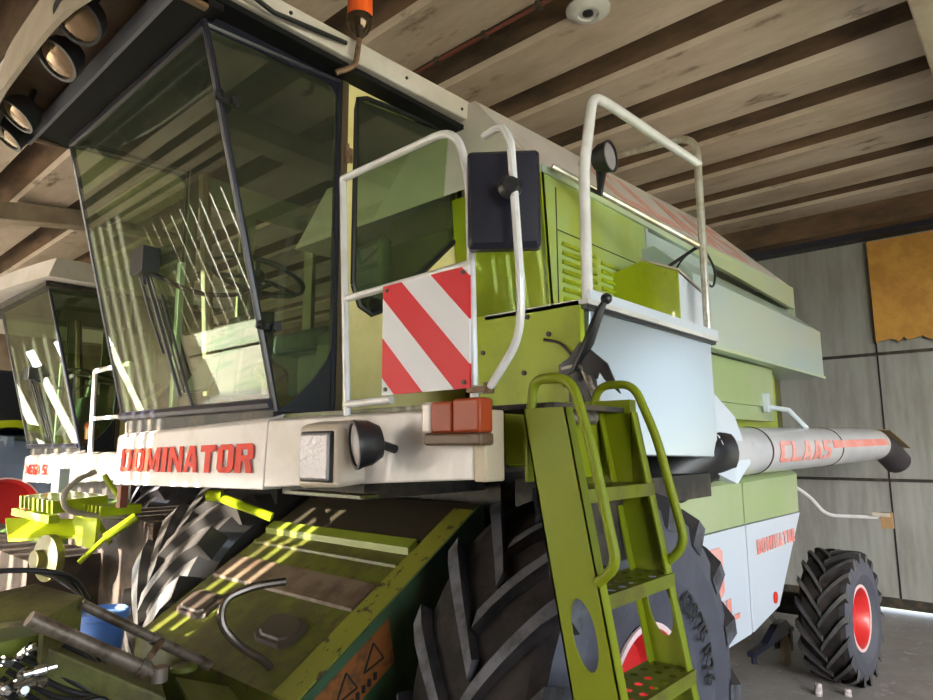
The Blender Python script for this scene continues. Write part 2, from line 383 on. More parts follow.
# right wall with the wide open bay the daylight enters through
b = MB(); b.box(-4.3, -2.6, -3.75, -3.65, 0, 4.4); b.box(7.2, 8.1, -3.75, -3.65, 0, 4.4); b.box(-2.6, 4.0, -3.75, -3.65, 3.3, 4.4); b.box(-2.6, 4.0, -3.75, -3.65, 0, .9); b.box(-2.6, -1.8, -3.75, -3.65, 0, 4.4)  # low parapet added to keep daylight off the lower parts
b.box(4.0, 7.2, -3.75, -3.65, 0, 4.4)
struct(b.build('wall_right', WALLB, smooth=False))
b = MB(); b.box(-4.3, -3.0, 14.15, 14.25, 0, 4.4); b.box(.5, 8.1, 14.15, 14.25, 0, 4.4); b.box(-3.0, .5, 14.15, 14.25, 2.6, 4.4)
for i in range(7): b.box(-3.0 + i*.5, -2.66 + i*.5, 14.15, 14.25, 0, 2.6)  # unseen slat gaps added to brighten the left ceiling
struct(b.build('wall_left', WALLB, smooth=False))

# foam patch on the rear wall, ragged lower edge
b = MB(); top = []; bot = []
n = 46; y0, y1 = 1.30, -1.0
y1 = -.6
pts = [(7.93, y0, 3.84), (7.93, y1, 3.84)]
low = [(7.93, y1 + (y0-y1)*i/n, 2.74 + .03*random.random() + .02*math.sin(i*.9) + (.05 if i % 9 == 4 else 0)) for i in range(n+1)]
b.prism(pts + low, (.04, 0, 0))
tag(b.build('insulation_patch', FOAM, smooth=False), 'orange foam insulation patch with ragged lower edge on grey wall', 'insulation')

# round white ceiling lamp
t = thing('ceiling_lamp', 'round white ceiling lamp with dark centre between ceiling ribs', 'lamp', (3.007, 1.741, 4.17))
b = MB(); b.lathe((3.007, 1.741, 4.17), (0, 0, -1), [(.125, 0), (.125, .012), (.08, .035), (.06, .035), (.055, .025), (.0, .025)], 40); b.build('lamp_plate', LEDGE, t)
b = MB(); b.lathe((3.007, 1.741, 4.145), (0, 0, -1), [(.03, 0), (.03, .01), (.022, .015), (0, .015)], 24); b.build('socket', BLACK, t)
# conduit
t = thing('ceiling_conduit', 'thin reddish brown conduit clipped along a ceiling rib', 'conduit', (2.3, 2.6, 4.15))
b = MB(); b.tube([(2.77, -1.5, 4.15), (2.77, 6.5, 4.15)], .011, 8); b.build('pipe', mat('red_brown_conduit', (.16, .04, .025), .6), t)
for i in range(20):
    b = MB(); b.box(2.75, 2.79, -1.3+i*.4, -1.27+i*.4, 4.13, 4.172); b.build('clip', DARK, t)

# ================================================================== COMBINE HARVESTER
H = thing('combine_harvester', 'large lime green and white combine harvester nearest the camera, with red and white striped board', 'combine harvester', (3.6, 2.5, 0), 'combine harvesters in the barn')

def build_cab(H):
    out = []
    Yl, Yr = 2.3, 3.81
    A = dict(tl=(1.056, Yl, 3.326), bl=(1.426, Yl, 1.853), tr=(1.056, Yr, 3.326), br=(1.426, Yr, 1.853))
    # frame: black posts and rails
    f = MB()
    r = .016
    for y in (Yl, Yr):
        f.tube([(1.05, y, 3.36), (1.43, y, 1.84)], .015, 8)
        # rear of the corner pane: post
        f.box(1.685, 1.725, y-.012, y+.012, 1.84, 3.40)
        f.tube([(1.06, y, 3.33), (1.70, y, 3.37)], .016, 8)
        # rounded lower corner of the pane: dark skirt panel
        f.prism([(1.43, y-.008, 1.84), (1.70, y-.008, 1.84), (1.70, y-.008, 2.16), (1.66, y-.008, 2.06), (1.60, y-.008, 1.98), (1.50, y-.008, 1.885)], (0, .016, 0))
        f.prism([(1.06, y-.008, 3.37), (1.70, y-.008, 3.40), (1.70, y-.008, 3.20), (1.685, y-.008, 3.28), (1.65, y-.008, 3.325), (1.58, y-.008, 3.335), (1.07, y-.008, 3.31)], (0, .016, 0))
    f.tube([(1.415, Yl, 1.87), (1.415, Yr, 1.87)], .024, 8)
    f.tube([(1.06, Yl, 3.33), (1.06, Yr, 3.33)], .022, 8)
    out.append(f.build('cab_frame', mat('blue_black_frame', (.014, .015, .028), .3), H))
    # windscreen, rubber edged
    g = MB(); g.slab(A['bl'], A['tl'], A['tr'], A['br'], .006)
    ws = g.build('windscreen', GLASS, H, smooth=False); out.append(ws)
    g = MB(); g.slab((1.43, Yl, 1.86), (1.70, Yl, 1.86), (1.70, Yl, 3.37), (1.06, Yl, 3.33), .006)
    cp = g.build('corner_window', GLASSD, H, smooth=False); out.append(cp)
    g = MB(); g.slab((1.43, Yr, 1.86), (1.70, Yr, 1.86), (1.70, Yr, 3.37), (1.06, Yr, 3.33), .006)
    out.append(g.build('corner_window', GLASSD, H, smooth=False))
    # pane clips on the divider post
    for (x, z) in ((1.13, 3.04), (1.345, 2.17)):
        c = MB(); c.disc((x-.03, Yl-.045, z), (.5, -.8, 0), .017, .02, 16); c.disc((x+.045, Yl-.035, z), (0, -1, 0), .019, .022, 16)
        c.box(x-.03, x+.045, Yl-.03, Yl-.018, z-.012, z+.012); c.build('pane_clip', BLACK, H)
    # door
    d = MB(); y0, y1 = Yl-.012, Yl+.022
    # door outline with window opening: built from strips around the opening
    O = [(1.74, 1.86), (2.55, 1.86), (2.55, 3.45), (1.74, 3.39)]
    Wn = [(1.79, 2.42), (1.83, 2.33), (1.90, 2.30), (1.98, 2.335), (2.485, 2.80), (2.505, 2.86), (2.505, 3.32), (2.48, 3.375), (2.43, 3.395), (1.85, 3.345), (1.80, 3.32), (1.79, 3.26)]
    def ring(bm_, outer, inner, ya, yb):
        n = len(inner); V = []
        for (x, z) in inner: V.append((x, z))
        # map every inner vertex to outer boundary point by angle
        cx, cz = 2.14, 2.75
        def hit(x, z):
            dx, dz = x-cx, z-cz; best = None
            for i in range(len(outer)):
                ax, az = outer[i]; bx, bz = outer[(i+1) % len(outer)]
                ex, ez = bx-ax, bz-az; den = dx*ez - dz*ex
                if abs(den) < 1e-9: continue
                t = ((ax-cx)*ez - (az-cz)*ex)/den; u = ((ax-cx)*dz - (az-cz)*dx)/den
                if t > 0 and -1e-6 <= u <= 1+1e-6 and (best is None or t < best): best = t
            return (cx+dx*best, cz+dz*best)
        I = list(inner); 
        # add inner points aligned with the outer corners
        def ang(p): return math.atan2(p[1]-cz, p[0]-cx)
        pts = [(ang(p), p, hit(*p)) for p in I]
        for oc in outer:
            a = ang(oc); best = None
            for i in range(len(I)):
                ax, az = I[i]; bx, bz = I[(i+1) % len(I)]; dx, dz = oc[0]-cx, oc[1]-cz
                ex, ez = bx-ax, bz-az; den = dx*ez - dz*ex
                if abs(den) < 1e-9: continue
                t = ((ax-cx)*ez - (az-cz)*ex)/den; u = ((ax-cx)*dz - (az-cz)*dx)/den
                if t > 0 and -1e-6 <= u <= 1+1e-6 and (best is None or t > best): best = t
            pts.append((a, (cx+dx*best, cz+dz*best), oc))
        pts.sort(key=lambda q: q[0]); m = len(pts)
        for i in range(m):
            _, i0, o0 = pts[i]; _, i1, o1 = pts[(i+1) % m]
            q = [(i0[0], ya, i0[1]), (i1[0], ya, i1[1]), (o1[0], ya, o1[1]), (o0[0], ya, o0[1])]
            bm_.prism(q, (0, yb-ya, 0))
    ring(d, O, Wn, y0, y1)
    door = d.build('door', CREAM, H, smooth=False); out.append(door)
    g = MB(); g.prism([(x, Yl, z) for x, z in Wn], (0, .006, 0)); out.append(g.build('door_window', GLASSD, door, smooth=False))
    g = MB(); g.tube([(x, Yl-.014, z) for x, z in Wn] + [(Wn[0][0], Yl-.014, Wn[0][1])], .013, 8); out.append(g.build('window_seal', BLACK, door))
    g = MB(); g.box(2.44, 2.53, Yl-.05, Yl-.012, 2.46, 2.50); g.tube([(2.45, Yl-.02, 2.52), (2.45, Yl-.07, 2.52), (2.45, Yl-.07, 2.40)], .011, 8); g.disc((2.50, Yl-.012, 2.55), (0, -1, 0), .022, .025, 16)
    out.append(g.build('door_handle', BLACK, door))
    for z in (2.10, 2.98):
        g = MB(); g.tube([(1.735, Yl-.022, z), (1.735, Yl-.022, z+.09)], .011, 10); g.box(1.735, 1.77, Yl-.02, Yl-.012, z+.01, z+.08)
        out.append(g.build('hinge', RUST, door))
    # bronze brown post between corner window and door
    g = MB(); g.box(1.705, 1.74, Yl-.02, Yl+.03, 1.84, 3.42); out.append(lab(g.build('door_post', mat('bronze_trim', (.10, .075, .045), .35, metal=.3), H, smooth=False), 'brown post'))
    # back wall and far side
    g = MB(); g.box(2.55, 2.58, Yl, Yr, 1.84, 2.35); g.box(2.55, 2.58, Yl, Yr, 3.28, 3.42); g.box(2.55, 2.58, Yl, Yl+.1, 1.84, 3.42); g.box(2.55, 2.58, Yr-.1, Yr, 1.84, 3.42)
    g.box(1.70, 2.58, Yr-.03, Yr, 1.84, 2.30); g.box(1.70, 2.58, Yr-.03, Yr, 3.2, 3.42); g.box(2.05, 2.15, Yr-.03, Yr, 2.3, 3.2); g.box(1.70, 1.76, Yr-.03, Yr, 1.84, 3.42)
    out.append(g.build('cab_wall', mat('olive_cab_lining', (.13, .15, .07), .8), H, smooth=False))
    g = MB(); g.box(1.43, 2.55, Yl+.02, Yr-.03, 1.78, 1.85); out.append(g.build('cab_floor', DARK, H, smooth=False))
    # roof
    g = MB()
    g.hexa([(1.0, 2.17, 3.40), (2.58, 2.17, 3.43), (2.58, 3.94, 3.43), (1.0, 3.94, 3.40)], [(1.0, 2.17, 3.50), (2.58, 2.17, 3.54), (2.58, 3.94, 3.54), (1.0, 3.94, 3.50)])
    g.hexa([(.66, 2.30, 3.52), (1.05, 2.20, 3.49), (1.05, 3.91, 3.49), (.66, 3.81, 3.52)], [(.70, 2.30, 3.56), (1.05, 2.25, 3.66), (1.05, 3.86, 3.66), (.70, 3.81, 3.56)])
    g.hexa([(1.05, 2.25, 3.5), (2.4, 2.28, 3.54), (2.4, 3.83, 3.54), (1.05, 3.86, 3.5)], [(1.05, 2.40, 3.66), (2.2, 2.42, 3.66), (2.2, 3.7, 3.66), (1.05, 3.72, 3.66)])
    roof = g.build('cab_roof', BEIGE if False else WHITE, H, bevel=.008, smooth=False); out.append(roof)
    g = MB()   # curved front fascia of the visor
    fr = []
    N = 16
    for i in range(N+1):
        u = i/N; y = 2.22 + 1.70*u; x = .62 + .12*(2*u-1)**4 + .02
        fr.append((x, y))
    for i in range(N):
        (xa, ya), (xb, yb) = fr[i], fr[i+1]
        g.hexa([(xa, ya, 3.30), (xb, yb, 3.30), (xb+.02, yb, 3.30), (xa+.02, ya, 3.30)], [(xa+.02, ya, 3.55), (xb+.02, yb, 3.55), (xb+.04, yb, 3.55), (xa+.04, ya, 3.55)])
    out.append(g.build('visor_shell', BEIGE, roof, smooth=False))
    g = MB(); g.box(.68, 1.02, 2.24, 3.90, 3.47, 3.50); g.box(.70, 1.02, 2.2, 2.23, 3.33, 3.5); g.box(.70, 1.02, 3.90, 3.93, 3.33, 3.5)
    out.append(g.build('visor_underside', MAROON, roof, smooth=False))
    g = MB(); g.box(.90, 1.08, 2.20, 3.92, 3.345, 3.40); g.build('roof_edge', mat('black_roof_edge', (.006, .006, .007), .6, spec=.2), roof, smooth=False)
    g = MB(); g.box(.885, .90, 2.20, 3.94, 3.31, 3.40); out.append(g.build('visor_lip', mat('blue_grey_trim', (.16, .165, .21), .5), roof, smooth=False))
    g = MB(); g.box(1.0, 2.56, 2.19, 3.92, 3.375, 3.40); out.append(g.build('roof_lining', mat('black_roof_edge', (.006, .006, .007), .6, spec=.2), roof, smooth=False))
    for x in (1.35, 2.0, 2.4):
        g = MB(); g.disc((x, 2.17, 3.47), (0, -1, 0), .008, .006, 10); g.build('rivet', DARK, roof)
    # grab tube at the roof corner and rain rail
    g = MB(); g.tube([(1.02, 2.10, 3.42), (1.25, 2.13, 3.40), (1.62, 2.15, 3.46)], .010, 8); out.append(g.build('roof_wiring', BLACK, roof))
    # visor work lamps
    for (x, y, z, d) in ((.72, 2.64, 3.33, (-.55, -.30, -.78)), (.74, 2.95, 3.31, (-.62, -.1, -.78)), (.76, 3.62, 3.31, (-.6, .05, -.8)), (.78, 3.90, 3.31, (-.6, .1, -.8))):
        out.append(work_lamp(roof, (x, y, z), d, .088, lensm=LENSB, arm=(x+.06, y, 3.47)))
    # seat
    g = MB(); g.box(2.02, 2.46, 2.82, 3.32, 2.22, 2.34); g.hexa([(2.42, 2.82, 2.30), (2.52, 2.82, 2.30), (2.52, 3.32, 2.30), (2.42, 3.32, 2.30)], [(2.48, 2.86, 2.95), (2.54, 2.86, 2.95), (2.54, 3.28, 2.95), (2.48, 3.28, 2.95)])
    g.box(2.12, 2.40, 2.92, 3.22, 1.85, 2.22)
    seat = g.build('driver_seat', SEATM, H, bevel=.03); out.append(seat)
    g = MB(); g.box(2.10, 2.42, 2.70, 2.78, 2.45, 2.51); out.append(g.build('armrest', BLACK, seat, bevel=.01))
    # side console
    g = MB(); g.hexa([(1.80, 2.36, 1.85), (2.45, 2.36, 1.85), (2.45, 2.66, 1.85), (1.80, 2.66, 1.85)], [(1.86, 2.38, 2.25), (2.45, 2.38, 2.42), (2.45, 2.64, 2.42), (1.86, 2.64, 2.25)])
    cn = g.build('side_console', mat('grey_green_console', (.10, .14, .12), .5), H, bevel=.02); out.append(cn)
    g = MB()
    for i in range(4): g.tube([(1.95+i*.1, 2.46, 2.25), (1.93+i*.1, 2.47, 2.42)], .008, 8); g.ball((1.93+i*.1, 2.47, 2.43), .018)
    out.append(g.build('control_levers', BLACK, cn))
    # steering column and wheel
    g = MB(); g.hexa([(1.52, 2.82, 1.85), (1.72, 2.82, 1.85), (1.72, 3.08, 1.85), (1.52, 3.08, 1.85)], [(1.60, 2.86, 2.34), (1.76, 2.86, 2.38), (1.76, 3.04, 2.38), (1.60, 3.04, 2.34)])
    g.tube([(1.66, 2.95, 2.3), (1.70, 2.95, 2.53)], .03, 12)
    sc = g.build('steering_column', mat('dark_green_plastic', (.03, .05, .04), .4), H, bevel=.015); out.append(sc)
    c = Vector((1.70, 2.95, 2.56)); ax = Vector((.25, 0, 1)).normalized(); u = Vector((0, 1, 0)); w = ax.cross(u)
    g = MB(); g.tube([c + (u*math.cos(2*PI*i/36) + w*math.sin(2*PI*i/36))*.23 for i in range(37)], .015, 8)
    for a in (.5, 2.6, 4.7): g.tube([c, c + (u*math.cos(a) + w*math.sin(a))*.225], .012, 6)
    g.ball(c, .04)
    out.append(g.build('steering_wheel', BLACK, sc))
    g = MB(); g.slab((1.50, 3.05, 1.98), (1.50, 3.30, 1.98), (1.60, 3.30, 2.16), (1.60, 3.05, 2.16), .02); out.append(g.build('instrument_panel', ALU, H, smooth=False))
    g = MB(); g.tube([(1.62, 2.62, 1.86), (1.62, 2.62, 2.02), (1.64, 2.75, 2.06)], .06, 14); g.box(1.5, 1.75, 2.55, 2.95, 1.85, 1.93); out.append(g.build('floor_cover', mat('dark_red_cover', (.20, .02, .02), .5), H, bevel=.02))
    # brown sun blind frame tube and far pale post inside
    g = MB(); g.tube([(1.75, 3.70, 3.34), (1.85, 3.70, 2.0)], .035, 8); out.append(g.build('far_post', MAROON, H))
    g = MB(); g.box(1.60, 1.63, 3.62, 3.66, 1.9, 2.75); out.append(g.build('mirror_strip', mat('pale_green_glassy', (.5, .62, .5), .15), H, smooth=False))
    # windscreen wiper
    g = MB(); nrm = Vector((-.97, 0, -.244))
    def ws_pt(u, v, h):  # u along y, v down the pane
        p = Vector(A['tl']) + (Vector(A['bl'])-Vector(A['tl']))*v; p.y = u; return p + nrm*h
    g.box(1.16, 1.24, 3.02, 3.16, 2.50, 2.62)
    g.tube([ws_pt(3.10, .50, .02), ws_pt(3.12, .50, .05), ws_pt(3.12, .58, .05)], .014, 8)
    wm = g.build('wiper_motor', BLACK, H, bevel=.01); out.append(wm)
    g = MB(); g.tube([ws_pt(3.12, .52, .045), ws_pt(3.02, .94, .035)], .009, 6); g.tube([ws_pt(3.09, .56, .035), ws_pt(2.98, .93, .03)], .005, 6)
    g.tube([ws_pt(3.17, .52, .05), ws_pt(3.16, .66, .04), ws_pt(3.12, .80, .03)], .007, 6)
    out.append(g.build('wiper_arm', BLACK, wm))
    g = MB(); g.tube([ws_pt(3.06, .62, .014), ws_pt(2.96, .985, .014)], .007, 6); out.append(g.build('wiper_blade', BLACK, wm))
    g = MB(); g.tube([(1.22, 3.05, 2.50), (1.40, 2.98, 2.42), (1.55, 2.85, 2.42), (1.64, 2.72, 2.47)], .012, 8, bend=.1); out.append(g.build('wiper_hose', BLACK, wm))
    return out

def work_lamp(parent, c, d, r, lensm=LENS, shell=BLACK, arm=None, name='work_lamp'):
    c = Vector(c); d = Vector(d).normalized()
    g = MB(); g.lathe(c, d, [(r*.25, -r*1.15), (r*.7, -r*1.0), (r*.95, -r*.55), (r, -r*.1), (r*1.05, 0), (r*1.05, r*.12), (r*.9, r*.12), (r*.88, -r*.02)], 28, cap=True)
    o = g.build(name, shell, parent)
    g = MB(); g.lathe(c, d, [(r*.89, r*.02), (r*.6, r*.10), (r*.3, r*.14), (0, r*.15)], 28, cap=False); g.build('lens', lensm, o)
    if arm is not None:
        g = MB(); b_ = c - d*r*.8; g.tube([b_, arm], .014, 8); g.build('lamp_bracket', BLACK, o)
    return o

cab_parts = build_cab(H)

# ---- front bar: middle panel and platform panel
def build_bar(H):
    g = MB()
    g.hexa([(1.385, 2.30, 1.535), (1.47, 2.30, 1.535), (1.47, 3.80, 1.505), (1.385, 3.80, 1.505)], [(1.395, 2.30, 1.80), (1.47, 2.30, 1.82), (1.47, 3.80, 1.775), (1.395, 3.80, 1.755)])
    g.prism([(1.395, 2.3, 1.80), (1.47, 2.3, 1.82), (1.47, 3.8, 1.775), (1.395, 3.8, 1.755)], (.01, 0, .012))
    a = g.build('front_panel', WHITE, H, bevel=.008, smooth=False)
    g = MB()
    g.hexa([(1.385, 1.215, 1.605), (1.47, 1.215, 1.605), (1.47, 2.296, 1.545), (1.385, 2.296, 1.545)], [(1.395, 1.215, 1.805), (1.47, 1.215, 1.815), (1.47, 2.296, 1.815), (1.395, 2.296, 1.80)])
    g.box(1.385, 1.47, 1.17, 1.215, 1.60, 1.80, 1)
    c = g.build('front_panel', [WHITE, mat('beige_end_cap', (.5, .42, .3), .5)], H, bevel=.006, smooth=False)
    return [a, c]
bar = build_bar(H)
lettering('DOMINATOR', (1.381, 3.70, 1.575), (1.381, 2.375, 1.597), (.006, 0, .118), 'lettering', RED, H, gap=.13)

# ---- headlight, work lamp, indicator on the platform panel
g = MB(); g.hexa([(1.28, 1.69, 1.57), (1.39, 1.675, 1.58), (1.39, 1.925, 1.57), (1.28, 1.915, 1.56)], [(1.28, 1.69, 1.77), (1.39, 1.675, 1.79), (1.39, 1.925, 1.79), (1.28, 1.915, 1.77)])
hl = g.build('headlight', mat('beige_lamp_housing', (.52, .45, .37), .4), H, bevel=.018)
g = MB(); g.box(1.272, 1.285, 1.715, 1.89, 1.585, 1.75); g.build('lens_rim', BLACK, hl, bevel=.02)
g = MB(); g.box(1.262, 1.276, 1.724, 1.881, 1.593, 1.742); g.build('lens', LENS, hl, bevel=.018)
wl = work_lamp(H, (1.26, 1.575, 1.705), (-.90, .42, -.12), .072, arm=(1.39, 1.545, 1.69))
g = MB(); g.box(1.335, 1.39, 1.335, 1.375, 1.735, 1.825, 1); g.box(1.335, 1.39, 1.25, 1.335, 1.735, 1.825, 0); g.box(1.33, 1.39, 1.145, 1.245, 1.735, 1.83, 0); g.box(1.34, 1.40, 1.15, 1.37, 1.70, 1.735, 2)
ind = g.build('indicator_light', [ORANGE, mat('clear_lens', (.6, .5, .45), .15), mat('brown_lamp_base', (.12, .07, .04), .5)], H, bevel=.008)

# ---- guard rail with striped board
g = MB()
X = 1.42
g.tube([(X, 1.83, 1.80), (X, 1.885, 2.69)], .0135, 12); g.tube([(X, 1.885, 2.69), (X, 1.31, 2.695), (X, 1.255, 2.52), (X, 1.24, 1.80)], .0135, 12, bend=.09)
g.tube([(X, 1.86, 2.225), (X, 1.24, 2.24)], .013, 12)
g.tube([(X, 1.84, 1.845), (X, 1.60, 1.85)], .014, 12)
g.build('guard_rail', TUBE, H)
g = MB(); g.box(1.382, 1.39, 1.225, 1.605, 1.862, 2.222)
sign = g.build('warning_board', STRIPE, H, smooth=False)
for y, z in ((1.245, 1.88), (1.245, 2.205), (1.585, 1.88), (1.585, 2.205)):
    g = MB(); g.disc((1.383, y, z), (-1, 0, 0), .007, .006, 12); g.build('bolt', DARK, sign)

# ---- mirror on its bent tube arm
mc = Vector((1.37, 1.082, 2.392)); d = Vector((-.787, -.617, .02)).normalized(); u = Vector((-.617, .787, 0)); u = Vector((d.y, -d.x, 0)).normalized(); w = d.cross(u)
arm = MB(); arm.tube([(1.40, 1.225, 1.86), (1.40, 1.17, 1.855), (1.37, 1.035, 1.98), (1.355, 1.015, 2.10), (1.345, 1.035, 2.54), (1.36, 1.08, 2.60), (1.38, 1.16, 2.60)], .012, 10, bend=.06)
ar = arm.build('mirror_arm', TUBE, H)
arm = MB(); arm.box(1.385, 1.42, 1.165, 1.24, 1.85, 1.866); arm.tube([(1.40, 1.17, 1.845), (1.40, 1.17, 1.875)], .016, 10); arm.build('mirror_bracket', RUST, ar)
def mirror_mesh():
    g = MB(); n = 28; hw, hh = .103, .145; rows = []
    prof = []
    for (cx_, cy_, a0_) in ((1, 1, 0), (-1, 1, 90), (-1, -1, 180), (1, -1, 270)):
        for k in range(7):
            a = math.radians(a0_ + 15*k); prof.append((cx_*.86 + .14*math.cos(a), cy_*.90 + .10*math.sin(a)))
    loops = [(.0, .0), (.93, .0), (1., .008), (1., .035), (.9, .052), (.0, .058)]
    vs = []
    for s_, h in loops:
        for (a, b_) in prof: vs.append(mc + d*(h-.06) + u*(a*hw*max(s_, .01)) + Vector((0, 0, 1))*(b_*hh*max(s_, .01)))
    fs = [(i*n+k, i*n+(k+1) % n, (i+1)*n+(k+1) % n, (i+1)*n+k) for i in range(len(loops)-1) for k in range(n)] + [tuple(range(n)), tuple(range(5*n, 6*n))]
    g.add(vs, fs); return g
mi = mirror_mesh().build('mirror', BLUEBLK, H)
g = MB(); g.lathe(Vector((1.352, 1.045, 2.40)) , d, [(.034, 0), (.034, .012), (.026, .022), (.022, .03), (0, .03)], 20); g.build('mirror_hub', BLACK, mi)

# ---- platform, front green panels
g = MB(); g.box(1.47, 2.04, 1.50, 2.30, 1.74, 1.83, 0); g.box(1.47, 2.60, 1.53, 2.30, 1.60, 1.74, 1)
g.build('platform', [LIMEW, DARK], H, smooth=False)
g = MB()
g.box(2.04, 2.07, 1.26, 1.80, 1.63, 2.235)
g.prism([(2.04, 1.26, 1.62), (2.04, 1.62, 1.62), (2.04, 1.62, 1.85), (2.04, 1.26, 1.85)], (-.10, 0, 0))
g.box(1.80, 1.94, 1.29, 1.43, 1.632, 1.84); g.box(1.88, 1.94, 1.43, 1.51, 1.64, 1.84)
g.build('lower_front_panel', mat('dull_lime_paint', (.30, .37, .01), .42, spec=.25, var=(.25, .31, .012), vscale=3, var2=(.14, .11, .03), v2scale=22, v2lo=.68, v2hi=.74), H, bevel=.004, smooth=False)
g = MB(); g.hexa([(2.505, 1.70, 2.24), (2.53, 1.70, 2.24), (2.53, 2.28, 2.24), (2.505, 2.28, 2.24)], [(2.44, 1.70, 3.0), (2.465, 1.70, 3.0), (2.465, 2.28, 3.0), (2.44, 2.28, 3.0)])
g.slab((2.07, 1.80, 1.80), (2.56, 2.26, 1.80), (2.56, 2.26, 2.24), (2.07, 1.80, 2.24), .02)
g.build('upper_front_panel', LIME, H, smooth=False)
g = MB(); g.prism([(2.40, 1.70, 2.95), (2.58, 2.26, 2.95), (2.58, 2.26, 3.52), (2.50, 2.12, 3.52), (2.42, 1.72, 3.05)], (.03, 0, 0))
g.build('tank_front_plate', LEDGE, H, smooth=False)
for (y, z) in ((1.73, 2.08), (1.52, 1.98), (1.40, 2.12), (1.33, 2.0), (1.33, 1.92), (1.5, 2.2)):
    g = MB(); g.disc((2.04, y, z), (-1, 0, 0), .010, .008, 8); g.build('bolt', DARK, H)
# curved slot plate beside lever
g = MB(); g.tube([(2.035, 1.42, 2.10), (2.03, 1.34, 2.08), (2.03, 1.29, 2.02)], .006, 6, bend=.05); g.build('slot_edge', DARK, H)

# ---- aluminium side box with deck
g = MB(); g.prism([(2.05, 1.25, 1.665), (3.27, 1.25, 1.635), (3.26, 1.25, 2.215), (2.09, 1.25, 2.20)], (0, .45, 0))
bx = g.build('side_tank', ALU, H, bevel=.006, smooth=False)
g = MB(); g.box(2.04, 3.30, 1.225, 1.72, 2.215, 2.235, 0); g.box(2.06, 3.30, 1.225, 1.24, 2.235, 2.272, 1); g.box(2.05, 3.29, 1.235, 1.26, 2.20, 2.215, 2)
dk = g.build('deck', [LEDGE, WHITEB, BLACK], H, smooth=False)
g = MB(); g.box(2.2, 3.2, 1.27, 1.7, 1.45, 1.56, 0); g.build('tank_support', DARK, H, smooth=False)

# ---- tank side panel with louvres
def louvre_panel():
    g = MB(); Y = 1.70
    g.prism([(2.505, Y, 2.24), (3.52, Y, 2.24), (3.52, Y, 3.0), (2.44, Y, 3.0)], (0, .03, 0))
    p = g.build('vent_panel', mat('vent_panel_paint', (.33, .40, .06), .28, coat=.6, var=(.34, .45, .16), vscale=2), H, bevel=.004, smooth=False)
    for x0, x1, z1 in ((2.60, 2.92, 2.69), (2.97, 3.22, 2.67)):
        for i in range(9):
            z = z1 - i*.046
            l = MB(); l.hexa([(x0, Y-.016, z-.024), (x1, Y-.016, z-.024), (x1, Y+.001, z-.026), (x0, Y+.001, z-.026)], [(x0+.01, Y-.002, z), (x1-.01, Y-.002, z), (x1-.01, Y+.001, z), (x0+.01, Y+.001, z)])
            l.build('louvre', LIME, p, bevel=.004)
    g = MB(); g.box(2.56, 3.50, Y-.004, Y+.001, 2.735, 2.739); g.box(2.56, 2.564, Y-.004, Y+.001, 2.25, 2.95); g.build('panel_seam', DARK, p, smooth=False)
    return p
louvre_panel()
# engine hatch
g = MB(); g.prism([(3.10, 1.34, 2.235), (3.10, 1.70, 2.235), (3.10, 1.70, 2.62), (3.10, 1.53, 2.66), (3.10, 1.34, 2.57)], (.02, 0, 0), 0)
g.prism([(3.12, 1.34, 2.235), (3.42, 1.34, 2.235), (3.42, 1.34, 2.50), (3.12, 1.34, 2.565)], (0, .35, 0), 1)  # pale side colour stands for bluish sky light on the hatch
g.prism([(3.10, 1.33, 2.57), (3.44, 1.33, 2.50), (3.44, 1.54, 2.60), (3.10, 1.54, 2.665)], (0, 0, .012), 2)
g.build('engine_hatch', [LIME, WHITEB, BEIGE], H, smooth=False)
g = MB(); g.box(3.52, 4.6, 1.70, 1.73, 2.24, 2.97); g.box(3.50, 3.53, 1.69, 1.735, 2.24, 2.98)
g.build('side_wall_panel', mat('pale_blue_green_paint', (.38, .48, .48), .3, coat=.3), H, smooth=False)  # pale blue here is mirrored sky put into the panel colour

# ---- grain tank roof
g = MB()
PB, PC, PA = Vector((2.40, 1.70, 3.02)), Vector((6.28, 1.64, 3.10)), Vector((2.45, 2.12, 3.52))
PN = (PC-PB).cross(PA-PB).normalized()
def on_roof(x, z): return (x, PB.y - (PN.x*(x-PB.x) + PN.z*(z-PB.z))/PN.y, z)
A0, A1, A2 = tuple(PA), on_roof(4.6, 3.60), on_roof(5.45, 3.66)
B0, B1 = (2.40, 1.70, 3.02), (5.55, 1.62, 3.07)
C1 = (6.28, 1.66, 3.08)
Ym = 5.0
def mir(p): return (p[0], Ym-p[1]+.4, p[2])
face = [B0, (5.4, 1.64, 3.07), C1, A2, A1, A0]
g.add([B0, (6.28, 1.64, 3.10), A2, A1, A0], [(0, 1, 2, 3, 4)])
g.add([mir(p) for p in (B0, (6.28, 1.64, 3.10), A2, A1, A0)], [(4, 3, 2, 1, 0)])
g.add([A0, A1, A2, mir(A2), mir(A1), mir(A0)], [(0, 1, 4, 5), (1, 2, 3, 4)])
g.add([A2, (6.28, 1.64, 3.10), mir((6.28, 1.64, 3.10)), mir(A2)], [(0, 1, 2, 3)])
g.add([B0, A0, mir(A0), mir(B0)], [(0, 1, 2, 3)])
tankroof = g.build('tank_roof', mat('pale_lilac_white_paint', (.80, .75, .75), .4, var=(.74, .68, .68), vscale=2), H, smooth=False)
g = MB(); g.prism([(2.44, 1.69, 2.995), (3.5, 1.68, 2.985), (6.28, 1.63, 2.90), (6.28, 1.63, 3.10), (2.44, 1.69, 3.03)], (0, .03, 0)); g.box(6.25, 6.28, 1.63, 3.7, 2.3, 3.10)
g.build('roof_skirt', SKYPALEB, tankroof, smooth=False)
